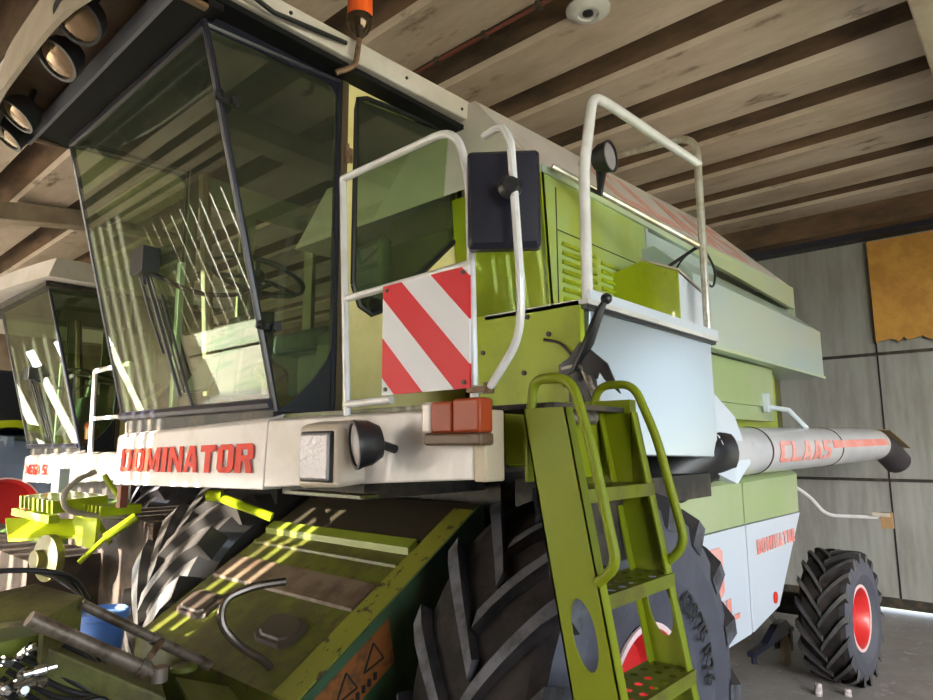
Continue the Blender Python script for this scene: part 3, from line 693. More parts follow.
# big faded letters on the slope
def slope(x, s):  # s: 0 lower edge .. 1 upper
    lo = Vector(on_roof(x, 3.03 + .07*(x-2.4)/3.88)); hi = Vector(on_roof(x, 3.52 + .045*(x-2.4)))
    return lo.lerp(hi, s)
p0 = slope(3.35, .12); p1 = slope(5.45, .10); up = slope(4.2, .82) - slope(4.2, .12); nn = Vector((0, -.76, .65))
nn = PN if PN.y < 0 else -PN
lettering('CLAAS', p0 + nn*.0025, p1 + nn*.0025, up, 'roof_lettering', REDFF, tankroof, gap=.22, thick=.0015)

# ---- rear upper box
g = MB()
g.hexa([(3.45, 1.40, 2.25), (6.10, 1.40, 2.25), (6.10, 2.4, 2.25), (3.45, 2.4, 2.25)], [(3.45, 1.40, 2.64), (6.10, 1.40, 2.64), (6.10, 2.4, 2.64), (3.45, 2.4, 2.64)], 0)
g.hexa([(3.45, 1.40, 2.64), (6.10, 1.40, 2.64), (6.10, 2.4, 2.64), (3.45, 2.4, 2.64)], [(3.45, 1.62, 2.84), (5.95, 1.62, 2.84), (5.95, 2.4, 2.84), (3.45, 2.4, 2.84)], 0)
g.hexa([(6.10, 1.40, 2.25), (6.30, 1.45, 2.36), (6.30, 2.35, 2.36), (6.10, 2.4, 2.25)], [(6.10, 1.40, 2.64), (6.30, 1.45, 2.60), (6.30, 2.35, 2.60), (6.10, 2.4, 2.64)], 0)
g.box(3.45, 6.1, 1.388, 1.40, 2.24, 2.26, 1)
g.build('upper_side_box', [mat('pale_blue_green_box', (.42, .52, .44), .3, coat=.35, var=(.39, .50, .52), vscale=.8, vlo=.4, vhi=.6), SKYPALEB], H, smooth=False)  # box green paled towards blue, sky reflection put into the colour
g = MB(); g.box(3.45, 5.05, 1.50, 1.54, 1.96, 2.24); g.prism([(3.45, 1.52, 1.86), (5.1, 1.52, 1.86), (5.1, 1.52, 1.96), (3.45, 1.52, 1.96)], (0, .05, 0))
g.build('rear_side_plate', SKYPALE, H, smooth=False)
g = MB(); g.box(3.3, 5.5, 1.62, 1.68, 1.45, 2.24); g.build('rear_side_plate', LIME, H, smooth=False)
# latch behind side tank
g = MB(); g.tube([(3.60, 1.485, 2.06), (3.66, 1.46, 2.03), (3.64, 1.46, 2.0)], .012, 8); g.box(3.57, 3.62, 1.47, 1.50, 2.03, 2.10); g.build('latch', RUST, H)

# ---- body core
g = MB(); g.box(2.65, 6.1, 1.76, 3.3, 1.05, 2.95, 0); g.box(2.5, 5.0, 1.70, 3.3, .75, 1.1, 1); g.box(2.35, 2.65, 1.9, 3.1, 1.2, 1.75, 1)
g.hexa([(5.0, 1.8, .95), (5.9, 1.8, 1.2), (5.9, 3.2, 1.2), (5.0, 3.2, .95)], [(5.0, 1.8, 1.1), (5.9, 1.8, 1.3), (5.9, 3.2, 1.3), (5.0, 3.2, 1.1)], 1)
g.box(6.1, 6.26, 1.8, 3.2, 1.5, 2.9, 0)
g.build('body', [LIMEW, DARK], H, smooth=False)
g = MB(); g.tube([(2.24, 1.6, .765), (2.24, 3.4, .765)], .12, 16); g.build('front_axle', DARK, H)
g = MB(); g.tube([(5.5, 1.4, .5), (5.5, 3.6, .5)], .08, 12); g.box(5.4, 5.6, 2.3, 2.7, .5, 1.25); g.build('rear_axle', DARK, H)
# curved grey sheet at the rear
g = MB()
prev = None
for i in range(10):
    a = i/9*PI/2; p = (5.15 + .45*math.sin(a), 1.64, 1.42 - .42*(1-math.cos(a)))
    if prev: g.hexa([prev, p, (p[0], 1.9, p[2]), (prev[0], 1.9, prev[2])], [(prev[0], 1.64, 1.62), (p[0], 1.64, 1.62), (p[0], 1.9, 1.62), (prev[0], 1.9, 1.62)])
    prev = p
g.build('straw_hood', mat('grey_sheet', (.34, .32, .30), .5), H, smooth=False)

# ---- side skirts
def skirts(Y, sy):
    g = MB(); g.prism([(2.75, Y, 1.24), (3.99, Y, 1.235), (3.99, Y, 1.475), (2.75, Y, 1.475)], (0, sy*.03, 0)); g.prism([(4.01, Y, 1.235), (5.08, Y, 1.225), (5.10, Y, 1.485), (4.01, Y, 1.475)], (0, sy*.03, 0))
    g.prism([(2.4, Y, 1.47), (5.12, Y, 1.48), (5.12, Y+sy*.12, 1.55), (2.4, Y+sy*.12, 1.55)], (0, sy*.02, .02))
    g.build('skirt_upper_panel', SKYPALE, H, bevel=.004, smooth=False)
    g = MB(); g.prism([(2.75, Y-sy*.006, .72), (3.55, Y-sy*.006, .63), (3.985, Y-sy*.006, .63), (3.985, Y-sy*.006, 1.23), (2.75, Y-sy*.006, 1.235)], (0, sy*.03, 0)); a = g.build('skirt_front_panel', WHITEB, H, bevel=.004, smooth=False)
    g = MB(); g.prism([(4.01, Y-sy*.006, .63), (4.50, Y-sy*.006, .69), (5.09, Y-sy*.006, 1.22), (4.01, Y-sy*.006, 1.23)], (0, sy*.03, 0)); c = g.build('skirt_rear_panel', WHITEB, H, bevel=.004, smooth=False)
    return a, c
sa, sc_ = skirts(1.40, 1)
g = MB(); g.box(3.98, 4.02, 1.41, 1.44, .64, 1.48); g.build('skirt_gap', BLACK, H, smooth=False)
YL = 1.390
lettering('DOMINATOR', (4.15, YL, 1.045), (4.90, YL, 1.045), (0, 0, .085), 'lettering', REDF, sc_, gap=.32)
g = MB(); g.disc((4.42, YL+.002, .755), (0, -1, 0), .035, .006, 24); g.build('red_reflector', RED, sc_)
lettering('88', (2.86, YL, .90), (3.60, YL, .90), (0, 0, .255), 'lettering', REDF, sa, gap=.18)
lettering('SL', (3.42, YL, .755), (3.80, YL, .755), (0, 0, .12), 'lettering', REDF, sa, gap=.15)
skirts(3.60, -1)

# ---- unloading auger
a0, a1 = Vector((3.34, 1.36, 1.655)), Vector((6.75, 1.19, 1.69)); ax = (a1-a0).normalized()
L = (a1-a0).length
g = MB(); g.lathe(a0, ax, [(.14, -.05), (.145, 0), (.135, .02), (.135, L-.10), (.128, L-.03), (.10, L), (.0, L)], 40)
au = g.build('unloading_auger', mat('auger_white_paint', (.80, .80, .84), .3, coat=.5, var=(.70, .71, .76), vscale=3), H)
g = MB(); g.lathe(a0, ax, [(.139, .60), (.139, .615)], 40); g.lathe(a0, ax, [(.139, 1.95), (.139, 1.965)], 40); g.build('auger_seam', DARK, au)
g = MB(); g.tube([a1 - ax*.12, a1 + Vector((.14, -.03, -.02)), a1 + Vector((.36, -.10, -.16))], .115, 20, bend=.1); sp = g.build('spout', mat('dark_spout_rubber', (.03, .025, .03), .6), au)
g = MB(); g.slab(a1+Vector((.02, -.12, .12)), a1+Vector((.45, -.2, -.04)), a1+Vector((.47, -.02, -.02)), a1+Vector((.02, .08, .13)), .01); g.build('spout_flap', mat('brown_rubber_flap', (.20, .15, .08), .7), sp, smooth=False)
g = MB(); g.prism([(3.28, 1.28, 1.98), (3.50, 1.24, 1.84), (3.62, 1.215, 1.60), (3.42, 1.22, 1.50), (3.25, 1.26, 1.56)], (0, .06, 0)); g.tube([(3.66, 1.22, 1.70), (3.80, 1.215, 1.66)], .007, 6)
g.build('auger_bracket', WHITEB, H, smooth=False)
g = MB(); g.tube([a0 + ax*.10, a0 - ax*.04, (3.14, 1.50, 1.52), (3.0, 1.8, 1.30)], .15, 24, bend=.12); g.build('auger_elbow', BLACK, H)
g = MB(); g.tube([(4.85, 1.50, 1.96), (4.88, 1.36, 1.93), (4.95, 1.27, 1.80)], .018, 8); g.box(4.80, 4.86, 1.47, 1.50, 1.92, 2.05); g.build('auger_support', WHITEB, H)
# lettering and stripe following the tube
def on_tube(x, s):    # x along, s height offset angle
    t = (x - a0.x)/(a1.x-a0.x); c = a0.lerp(a1, t); r = .1375; a = s/r
    return c + Vector((0, -r*math.cos(a), r*math.sin(a)))
b = MB(); text = 'CLAAS'; x0, x1 = 4.05, 5.0; hgt = .13
tot = len(text) + .2*(len(text)-1); dx = (x1-x0)/tot; x = x0
def clip_strip(poly, y0, y1):
    for yy_, keep in ((y0, 1), (y1, -1)):
        out = []
        for i in range(len(poly)):
            p, q = poly[i], poly[(i+1) % len(poly)]
            ip, iq = keep*(p[1]-yy_) >= 0, keep*(q[1]-yy_) >= 0
            if ip: out.append(p)
            if ip != iq: t_ = (yy_-p[1])/(q[1]-p[1]); out.append((p[0]+(q[0]-p[0])*t_, yy_))
        poly = out
        if len(poly) < 3: return None
    return poly
def put(poly, x, w):
    for i in range(7):
        c_ = clip_strip(poly, i/7, (i+1)/7)
        if c_: put1(c_, x, w)
def put1(poly, x, w):
    c = [sum(p[0] for p in poly)/len(poly), sum(p[1] for p in poly)/len(poly)]
    P = [on_tube(x + dx*w*px, -.075 + hgt*py) for px, py in poly]
    P = [p + Vector((0, -.001, 0)) for p in P]; Q = [p + Vector((0, -.003, 0)) for p in P]
    b.hexa(P, Q)
for ch in text:
    for poly in GLY[ch]: put(poly, x, 1)
    x += dx*1.2
b.build('lettering', REDF, au, smooth=False)
b = MB()
for i in range(30):
    xa = 5.06 + i*.051; xb = xa + .051
    for j in range(3):
        s0 = -.005 + j*.018; s1 = s0 + .018
        P = [on_tube(xa, s0), on_tube(xb, s0), on_tube(xb, s1), on_tube(xa, s1)]; b.hexa(P, [p + Vector((0, -.003, 0)) for p in P])
b.build('red_stripe', REDF, au, smooth=False)

# ---- tail light arm at the rear
g = MB(); g.tube([(6.2, 1.85, 1.42), (6.2, 1.60, 1.24), (6.2, 1.50, 1.10), (6.2, 1.10, 1.11)], .016, 10, bend=.08)
ta = g.build('tail_light_arm', TUBE, H)
g = MB(); g.box(6.17, 6.24, 1.02, 1.10, 1.03, 1.15, 0); g.box(6.15, 6.17, 1.03, 1.15, 1.12, 1.15, 1); g.build('tail_light', [mat('brown_lamp', (.3, .18, .08), .5), BEIGE], ta, smooth=False)

# ---- deck hand rails and lamp
g = MB()
g.tube([(2.08, 1.25, 2.22), (2.085, 1.25, 2.75), (2.17, 1.25, 3.09), (2.28, 1.25, 3.11), (3.24, 1.25, 3.16)], .022, 12, bend=.07)
g.build('deck_rail', TUBE, H)
g = MB(); g.tube([(3.23, 1.25, 2.24), (3.23, 1.25, 3.32), (3.22, 1.95, 3.36), (3.22, 2.1, 3.30)], .02, 12, bend=.12)
g.tube([(3.23, 1.25, 2.70), (2.48, 1.66, 3.02)], .016, 10); g.tube([(3.20, 1.25, 2.40), (3.20, 1.25, 2.86)], .006, 6)
g.build('deck_rail', lab_mat if False else mat('worn_silver_tube', (.55, .55, .5), .3, metal=.5, var=(.4, .36, .28), vscale=12), H)
lm = work_lamp(H, (2.50, 1.365, 2.985), (.06, -1, .0), .070, arm=(2.54, 1.44, 2.84), name='deck_lamp')
g = MB(); g.tube([(2.50, 1.39, 2.94), (2.54, 1.44, 2.84), (2.58, 1.56, 2.93)], .012, 8); g.build('lamp_stay', BLACK, lm)
g = MB(); c = Vector((3.40, 1.35, 2.66))
g.tube([(3.36, 1.55, 2.52), (3.24, 1.36, 2.68), (3.30, 1.28, 2.74), (3.42, 1.26, 2.62), (3.36, 1.26, 2.50), (3.26, 1.27, 2.56)], .006, 6, bend=.08)
g.tube([(3.20, 1.45, 2.62), (3.24, 1.27, 2.72)], .009, 6); g.build('rail_cable', BLACK, H)

# ---- lever with round knob
g = MB(); g.tube([(1.93, 1.22, 1.96), (1.92, 1.155, 2.05), (1.93, 1.115, 2.15), (1.94, 1.10, 2.185)], .018, 10, rs=[.014, .020, .016, .010])
lv = g.build('parking_lever', BLACK, H)
g = MB(); g.ball((1.945, 1.095, 2.195), .020); g.build('knob', BLACK, lv)
g = MB(); g.prism([(1.92, 1.24, 2.00), (1.92, 1.19, 2.055), (1.92, 1.09, 1.97), (1.92, 1.045, 1.865), (1.92, 1.10, 1.915), (1.92, 1.12, 1.945), (1.92, 1.13, 1.92), (1.92, 1.20, 1.96), (1.92, 1.28, 1.93), (1.92, 1.28, 1.98)], (.01, 0, 0)); g.build('lever_guard', BLACK, lv, smooth=False)
g = MB(); g.tube([(1.93, 1.27, 1.965), (1.93, 1.19, 1.975), (1.94, 1.14, 1.84)], .012, 10, bend=.02); g.build('lever_rod', CHROME, lv)
g = MB(); g.prism([(1.98, 1.28, 1.82), (1.98, 1.16, 1.78), (1.98, 1.18, 1.96), (1.98, 1.28, 2.0)], (.02, 0, 0)); g.build('lever_mount', BLACK, lv, smooth=False)

# ---- ladder
g = MB()
def stringer(x, sx, w, name):
    zt, zb = 1.80, .32; yt, yb = 1.02, .74
    def yy(z): return yt + (yb-yt)*(zt-z)/(zt-zb) + 0
    g = MB()
    # face plate with an oval opening between z=1.16 and 1.31
    def row(z, a, b): return (x, yy(z)+a, z), (x, yy(z)+b, z)
    hw = w/2; th = .006*sx
    oc, oa, ob = 1.235, .036, .085
    n = 10
    zs = [zb, oc-ob] + [oc-ob*math.cos(PI*i/n) for i in range(1, n)] + [oc+ob, zt]
    for i in range(len(zs)-1):
        z0, z1 = zs[i], zs[i+1]
        def half(z): q = 1-((z-oc)/ob)**2; return oa*math.sqrt(q) if q > 1e-9 else 0
        if name and half((z0+z1)/2) > 0 and abs((z0+z1)/2-oc) < ob:
            h0, h1 = half(z0), half(z1)
            for (l0, r0, l1, r1) in ((-hw, -h0, -hw, -h1), (h0, hw, h1, hw)):
                g.prism([(x, yy(z0)+l0, z0), (x, yy(z0)+r0, z0), (x, yy(z1)+r1, z1), (x, yy(z1)+l1, z1)], (th, 0, 0))
        else: g.prism([(x, yy(z0)-hw, z0), (x, yy(z0)+hw, z0), (x, yy(z1)+hw, z1), (x, yy(z1)-hw, z1)], (th, 0, 0))
    for s_ in (-1, 1):   # flanges
        g.prism([(x, yy(zb)+s_*hw, zb), (x, yy(zt)+s_*hw, zt), (x+.035*sx, yy(zt)+s_*hw, zt), (x+.035*sx, yy(zb)+s_*hw, zb)], (0, -s_*.006, 0))
    return g
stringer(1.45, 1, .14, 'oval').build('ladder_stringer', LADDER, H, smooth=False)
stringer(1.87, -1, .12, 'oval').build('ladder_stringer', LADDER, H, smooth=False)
for zst in (1.585, 1.33, 1.075, .82, .565):
    yc = 1.02 + (.74-1.02)*(1.80-zst)/1.48; g = MB()
    xa, xb = 1.457, 1.863; ya, yb_ = yc-.065, yc+.065
    # tread with rows of round holes: strips around hole cells
    nx, ny = 7, 3; cw = (xb-xa)/nx; ch = (yb_-ya)/ny
    for i in range(nx):
        for j in range(ny):
            cx_, cy_ = xa+cw*(i+.5), ya+ch*(j+.5); r_ = .012; N = 8
            ring_i = [(cx_+r_*math.cos(2*PI*k/N+PI/8), cy_+r_*math.sin(2*PI*k/N+PI/8)) for k in range(N)]
            def sq(a): 
                c_, s_ = math.cos(a), math.sin(a); m_ = max(abs(c_)/(cw/2), abs(s_)/(ch/2)); return (cx_+c_/m_, cy_+s_/m_)
            ring_o = [sq(2*PI*k/N+PI/8) for k in range(N)]
            g.add([(p[0], p[1], zst) for p in ring_i] + [(p[0], p[1], zst) for p in ring_o], [(k, (k+1) % N, N+(k+1) % N, N+k) for k in range(N)])
            # corners of the cell
            for sx_, sy_ in ((1, 1), (-1, 1), (-1, -1), (1, -1)):
                q = min(range(N), key=lambda k: (ring_o[k][0]-cx_-sx_*cw/2)**2 + (ring_o[k][1]-cy_-sy_*ch/2)**2)
                c2 = (cx_+sx_*cw/2, cy_+sy_*ch/2)
                nb = sorted(range(N), key=lambda k: (ring_o[k][0]-c2[0])**2 + (ring_o[k][1]-c2[1])**2)[:2]
                g.add([(ring_o[nb[0]][0], ring_o[nb[0]][1], zst), (c2[0], c2[1], zst), (ring_o[nb[1]][0], ring_o[nb[1]][1], zst)], [(0, 1, 2)])
    g.box(xa, xb, ya-.005, ya, zst-.035, zst+.001); g.box(xa, xb, yb_, yb_+.005, zst-.035, zst+.001)
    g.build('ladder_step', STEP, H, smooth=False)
# ladder back plate, top bracket
g = MB(); g.box(1.47, 1.86, 1.09, 1.10, 1.60, 1.80, 0); g.box(1.86, 1.90, .98, 1.30, 1.55, 1.84, 0); g.box(1.47, 1.90, 1.00, 1.30, 1.80, 1.815, 1); g.box(1.5, 1.9, 1.02, 1.05, 1.35, 1.56, 2)
g.build('ladder_top_bracket', [LADDER, DARK, DARK], H, smooth=False)
g = MB(); g.tube([(1.52, 1.05, 1.78), (1.72, 1.03, 1.78)], .022, 12); g.build('ladder_hinge', CHROME, H)
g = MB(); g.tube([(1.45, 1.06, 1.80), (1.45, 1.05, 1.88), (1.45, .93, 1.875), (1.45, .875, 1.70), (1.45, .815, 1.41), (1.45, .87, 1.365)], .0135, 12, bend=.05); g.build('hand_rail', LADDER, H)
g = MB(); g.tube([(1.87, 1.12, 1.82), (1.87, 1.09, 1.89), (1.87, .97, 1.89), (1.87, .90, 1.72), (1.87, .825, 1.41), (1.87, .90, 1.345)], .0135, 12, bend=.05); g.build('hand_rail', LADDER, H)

# ---- wheels
wf = wheel(H, (2.24, 1.38, .765), .765, .56, .29, 17, name='front_wheel')
def sidetext(x, y):
    r = .385 + y; a = math.radians(62) - x/.43
    return (2.24 + r*math.cos(a), 1.38-.28-.003, .765 + r*math.sin(a)), (0, -1, 0)
font_text('620/75 R26', .10, 'tyre_lettering', TEXTB, wf.children[0], sidetext, .0008)
wheel(H, (2.24, 3.60, .765), .765, .56, .29, 17, out=1, name='front_wheel', tread=SHINY, side=SHINY, lugm=SHINY, lugw=.09, lugh=.05)
RW = dict(lugm=LUGB, side=SIDEW, dish=.10, lugw=.035, lugh=.028)
wr = wheel(H, (5.54, 1.295, .46), .46, .33, .215, 18, name='rear_wheel', **RW)
wr.rotation_euler.z = -.07
wheel(H, (5.50, 3.68, .46), .46, .40, .215, 18, out=1, name='rear_wheel', **RW)

# ---- beacon
g = MB(); g.tube([(1.585, 2.17, 3.31), (1.66, 2.13, 3.36), (1.67, 2.12, 3.50)], .013, 8, bend=.04)
bc = g.build('beacon_stalk', RUST, H)
g = MB(); g.lathe((1.67, 2.12, 3.49), (0, 0, 1), [(.012, 0), (.018, .01), (.04, .035), (.058, .075), (.06, .10), (.0, .10)], 24); g.build('beacon_base', mat('smoky_chrome', (.10, .07, .05), .15, metal=.8), bc)
g = MB(); g.lathe((1.67, 2.12, 3.59), (0, 0, 1), [(.057, 0), (.057, .10), (.045, .13), (0, .14)], 24); g.build('beacon_dome', mat('beacon_orange', (.9, .13, .02), .2, coat=.5), bc)

# ---- feeder house between the front wheels
g = MB(); s_ = .6
def fz(x): return .87 + s_*(x-1.3)
Ya, Yb = 1.92, 3.18
prof = [(1.30, fz(1.30)), (2.25, fz(2.25)), (2.35, .95), (2.2, .75), (1.36, .38), (1.30, .44)]
g.prism([(x, Ya+.01, z) for x, z in prof], (0, Yb-Ya-.02, 0))
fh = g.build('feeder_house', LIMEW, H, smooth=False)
def band(x0, x1, ya, yb, h, name, m, **k):
    q = MB(); q.hexa([(x0, ya, fz(x0)), (x1, ya, fz(x1)), (x1, yb, fz(x1)), (x0, yb, fz(x0))], [(x0, ya, fz(x0)+h), (x1, ya, fz(x1)+h), (x1, yb, fz(x1)+h), (x0, yb, fz(x0)+h)])
    return q.build(name, m, fh, smooth=False, **k)
band(1.64, 1.76, 2.06, 3.14, .014, 'cross_plate', mat('brown_worn_plate', (.13, .095, .06), .5, var=(.08, .05, .03), vscale=7))
band(1.93, 1.98, 2.06, 3.16, .03, 'cross_angle', mat('olive_lime_angle', (.16, .20, .02), .4))
band(2.0, 2.24, 1.93, 3.16, .006, 'under_bar_shade', mat('under_bar_shade_brown', (.028, .022, .012), .55))  # thin dark band painted in for the shade under the front bar
band(1.86, 1.875, 2.06, 3.16, .012, 'cross_angle', LIMEW)
band(1.30, 2.2, 1.92, 2.05, .01, 'edge_flange', mat('chipped_lime_edge', (.20, .20, .022), .5, var=(.05, .035, .02), vscale=14, vlo=.56, vhi=.6))
for (xa, xb, ya, yb) in ((1.435, 1.545, 2.84, 3.12), (1.435, 1.55, 2.19, 2.44)):
    q = MB()
    P = [(xa+.02, ya), (xb-.02, ya), (xb, ya+.05), (xb, yb-.05), (xb-.02, yb), (xa+.02, yb), (xa, yb-.05), (xa, ya+.05)]
    q.hexa([(x, y, fz(x)+.001) for x, y in P], [(x, y, fz(x)+.018) for x, y in P])
    cx_ = (xa+xb)/2; cy_ = (ya+yb)/2
    q.hexa([(cx_+(x-cx_)*.8, cy_+(y-cy_)*.8, fz(cx_+(x-cx_)*.8)+.018) for x, y in P], [(cx_+(x-cx_)*.75, cy_+(y-cy_)*.75, fz(cx_+(x-cx_)*.75)+.026) for x, y in P])
    q.build('access_cover', mat('brown_black_cover', (.05, .035, .025), .5), fh, smooth=False)
# side shield (dark green) with orange warning sticker
g = MB(); g.prism([(x, Ya-.012, z) for x, z in [(1.30, fz(1.30)), (2.24, fz(2.24)+.02), (2.27, 1.15), (2.1, .6), (1.36, .36), (1.30, .44)]], (0, .012, 0))
sd = g.build('side_shield', mat('green_side_shield', (.05, .10, .05), .35, coat=.4, var=(.03, .07, .03), vscale=3), fh, smooth=False)
def sticker(name, pts, m, dy):
    q = MB(); q.prism([(x, Ya-.013-dy, z) for x, z in pts], (0, .001+dy*.2, 0)); return q.build(name, m, sd, smooth=False)
def edge(t, dn): x = 1.36+.33*t; return (x, fz(x)-.035-dn)
sticker('warning_sticker', [edge(0, 0), edge(1, 0), (edge(1, 0)[0]+.03, edge(1, 0)[1]-.16), (edge(0, 0)[0]+.03, edge(0, 0)[1]-.16)], AMBER, .001)
q = MB()
def tri(cx_, cz_, r_):
    P = [(cx_-r_, cz_-r_*.7-r_*.35), (cx_+r_, cz_-r_*.7+r_*.35), (cx_-.1*r_, cz_+r_)]
    for i in range(3):
        a_, b_ = P[i], P[(i+1) % 3]; q.tube([(a_[0], Ya-.016, a_[1]), (b_[0], Ya-.016, b_[1])], .004, 4)
tri(1.62, fz(1.62)-.11, .045); tri(1.50, fz(1.50)-.11, .045)
for i in range(9): q.box(1.41+i*.026, 1.425+i*.026, Ya-.018, Ya-.013, fz(1.41+i*.026)-.19, fz(1.41+i*.026)-.165)
q.build('warning_symbols', TEXTB, sd, smooth=False)
# lamp wiring bracket below front panel, diagonal lime lift ram at the far wheel
g = MB(); g.tube([(1.56, 3.0, 1.47), (1.74, 2.80, 1.37)], .022, 12); g.tube([(1.53, 3.03, 1.47), (1.58, 2.98, 1.47)], .028, 12); g.build('lift_ram', LIME, H)
g = MB(); g.box(1.60, 2.3, 1.95, 2.5, 1.50, 1.56); g.box(1.42, 1.50, 1.75, 2.20, 1.525, 1.535, 1); g.build('undercab_tray', [DARK, LIMEW], H, smooth=False)

# ================================================================== HEADER MOUNT IN FRONT (pipes, hoses)
t = thing('header_mount', 'dirty olive steel header mount with pipes and hoses lying before the feeder', 'machine attachment', (.9, 2.6, 0))
g = MB(); g.hexa([(.70, 2.40, .3), (1.02, 2.20, .3), (1.28, 2.9, .3), (.95, 3.3, .3)], [(.70, 2.42, 1.10), (1.02, 2.22, .90), (1.28, 2.9, .80), (.95, 3.2, .95)]); g.box(.95, 1.29, 2.9, 3.5, .3, .72)
g.box(.75, .9, 2.5, 3.4, 0, .5); g.box(1.0, 1.2, 2.2, 3.6, 0, .4)
g.build('frame', OLIVE, t, bevel=.01, smooth=False)
g = MB(); g.prism([(.50, 2.62, 1.13), (.70, 2.38, 1.165), (.86, 2.55, 1.175), (.78, 2.78, 1.20), (.60, 2.85, 1.17)], (0, 0, .018)); g.prism([(.70, 2.38, 1.165), (.86, 2.55, 1.175), (.86, 2.55, 1.08), (.70, 2.38, 1.05)], (-.01, .01, 0))
g.build('top_plate', OLIVE, t, smooth=False)
g = MB(); g.box(.60, .84, 2.52, 2.85, .70, 1.10); g.box(.50, .66, 2.75, 3.1, .7, 1.05); g.build('mount_block', mat('olive_lime_block', (.20, .24, .02), .45), t, smooth=False)
def rodpart(p, q_, r1, r2, f=.62):
    p, q_ = Vector(p), Vector(q_); mid = p.lerp(q_, f); g = MB(); g.tube([p, mid], r1, 14); g.tube([mid-(q_-p)*.02, mid+(q_-p)*.05], r1*1.25, 14); g.tube([mid, q_], r2, 12); g.tube([q_ + Vector((0, 0, -.02)), q_ + Vector((0, 0, .025))], r1*1.3, 14); return g
rodpart((.64, 2.32, 1.20), (1.02, 2.29, .955), .023, .018, .85).build('hydraulic_cylinder', ROD, t)
rodpart((.84, 2.50, 1.18), (1.44, 2.50, .785), .017, .02, .42).build('tie_rod', ROD, t)
g = MB(); g.tube([(1.02, 2.36, 1.00), (1.12, 2.50, 1.005)], .012, 8); g.build('link_bar', RUST, t)
g = MB(); g.tube([(1.42, 2.18, 1.205), (1.30, 2.20, 1.205), (1.20, 2.22, 1.175), (1.18, 2.2, 1.10), (1.24, 2.18, 1.02), (1.36, 2.18, .935), (1.41, 2.19, .86), (1.41, 2.19, .80)], .0145, 10, bend=.05); g.build('bent_grab_rod', mat('brown_chromed_rod', (.20, .16, .13), .25, metal=.8), t)
g = MB(); g.prism([(1.05, 2.10, .87), (1.24, 2.08, .80), (1.28, 2.30, .83), (1.10, 2.34, .90)], (0, 0, .02)); g.lathe((1.14, 2.36, .925), (0, 0, 1), [(.045, 0), (.045, .015), (.03, .02), (0, .02)], 24); g.prism([(1.30, 1.98, .80), (1.5, 2.1, .92), (1.5, 2.16, .92), (1.30, 2.04, .80)], (0, 0, .02))
g.build('bearing_plate', LIMEW, t, bevel=.004)
random.seed(3)
for i in range(9):   # hoses
    g = MB(); y = 2.30 + .03*i
    pts = [(.58+.02*i, y+.05, 1.02+.01*i), (.68+.03*i, y-.06, .92+.012*i), (.84+.01*i, y-.1, .98-.02*i), (.86+.02*random.random(), y-.08, .80-.02*i), (.72, y-.05, .70)]
    g.tube(pts, .009, 8, bend=.09); g.build('hydraulic_hose', BLACK, t)
for i in range(6):
    g = MB(); pts = [(.30+.02*i, 3.05-.02*i, 1.10), (.55, 3.0-.05*i, 1.26+.008*i), (.85, 2.95-.06*i, 1.24+.006*i), (.98, 2.85, 1.12)]
    g.tube(pts, .009, 8, bend=.15); g.build('hydraulic_hose', BLACK, t)
for i in range(44):
    g = MB(); x = .50 + .18*random.random(); y = 2.12 + .35*random.random(); z = .86 + .22*random.random()
    dd = Vector((random.uniform(-1, 1), random.uniform(-1, 1), random.uniform(-.3, .6))).normalized(); r_ = .010 + .008*random.random()
    g.lathe((x, y, z), dd, [(r_*.6, -.04), (r_*.6, -.015), (r_, -.015), (r_, .015), (r_*.7, .018), (r_*.7, .04)], 10); g.build('hose_coupling', mat('bright_zinc', (.6, .6, .58), .2, metal=1.), t)

# blue bucket on the mount frame
t = thing('bucket', 'blue plastic bucket between the mount and the shiny tyre', 'bucket', (1.22, 3.36, .72))
g = MB(); g.lathe((1.22, 3.36, .725), (0, 0, 1), [(.0, 0), (.085, 0), (.105, .20), (.118, .205), (.118, .23), (.108, .235), (.10, .22), (.08, .02), (0, .02)], 36, cap=False); bu = g.build('bucket_body', BLUEP, t)
g = MB(); g.lathe((1.22, 3.36, .925), (0, 0, 1), [(.10, 0), (.10, .015), (0, .02)], 36); g.build('lid', mat('pale_blue_plastic', (.25, .42, .7), .3), t)

# ================================================================== SECOND COMBINE
H2 = thing('combine_harvester', 'second white and lime combine harvester standing behind at the far left', 'combine harvester', (3.6+.65, 2.5+4.2, -.15), 'combine harvesters in the barn')
off = H2.location - H.location
def copy_into(o, par):
    c = o.copy(); COL.objects.link(c); c.parent = par
    c.matrix_parent_inverse = o.matrix_parent_inverse.copy()
    return c
KEEP = set(cab_parts) | set(bar)
def copy_tree(o, par):
    c = copy_into(o, par)
    for ch in list(o.children):
        c2 = copy_into(ch, c)
    return c
for o in [o for o in H.children if o in KEEP and not o.name.startswith('cab_roof')]: copy_tree(o, H2)
g = MB(); N = 10
for i in range(N):
    ya, yb = 6.15 + 3.6*i/N, 6.15 + 3.6*(i+1)/N
    za, zb = [3.30 + .05*math.sin(PI*(y-6.15)/3.6) for y in (ya, yb)]; xa, xb = [1.62 - .12*math.sin(PI*(y-6.15)/3.6) for y in (ya, yb)]
    g.hexa([(xa, ya, za-.17), (3.4, ya, za-.17), (3.4, yb, zb-.17), (xb, yb, zb-.17)], [(xa+.05, ya, za), (3.4, ya, za), (3.4, yb, zb), (xb+.05, yb, zb)])
g.build('cab_roof', WHITE, H2, smooth=False)
g = MB(); g.box(1.66, 3.3, 6.36, 8.4, 3.09, 3.13); g.build('roof_lining', DARK, H2, smooth=False)
def sh(p): return Vector(p) + off
lettering('MEGA SL', sh((1.381, 3.70, 1.585)), sh((1.381, 2.95, 1.595)), (.006, 0, .10), 'lettering', RED, H2, gap=.16)
g = MB(); X = 2.05
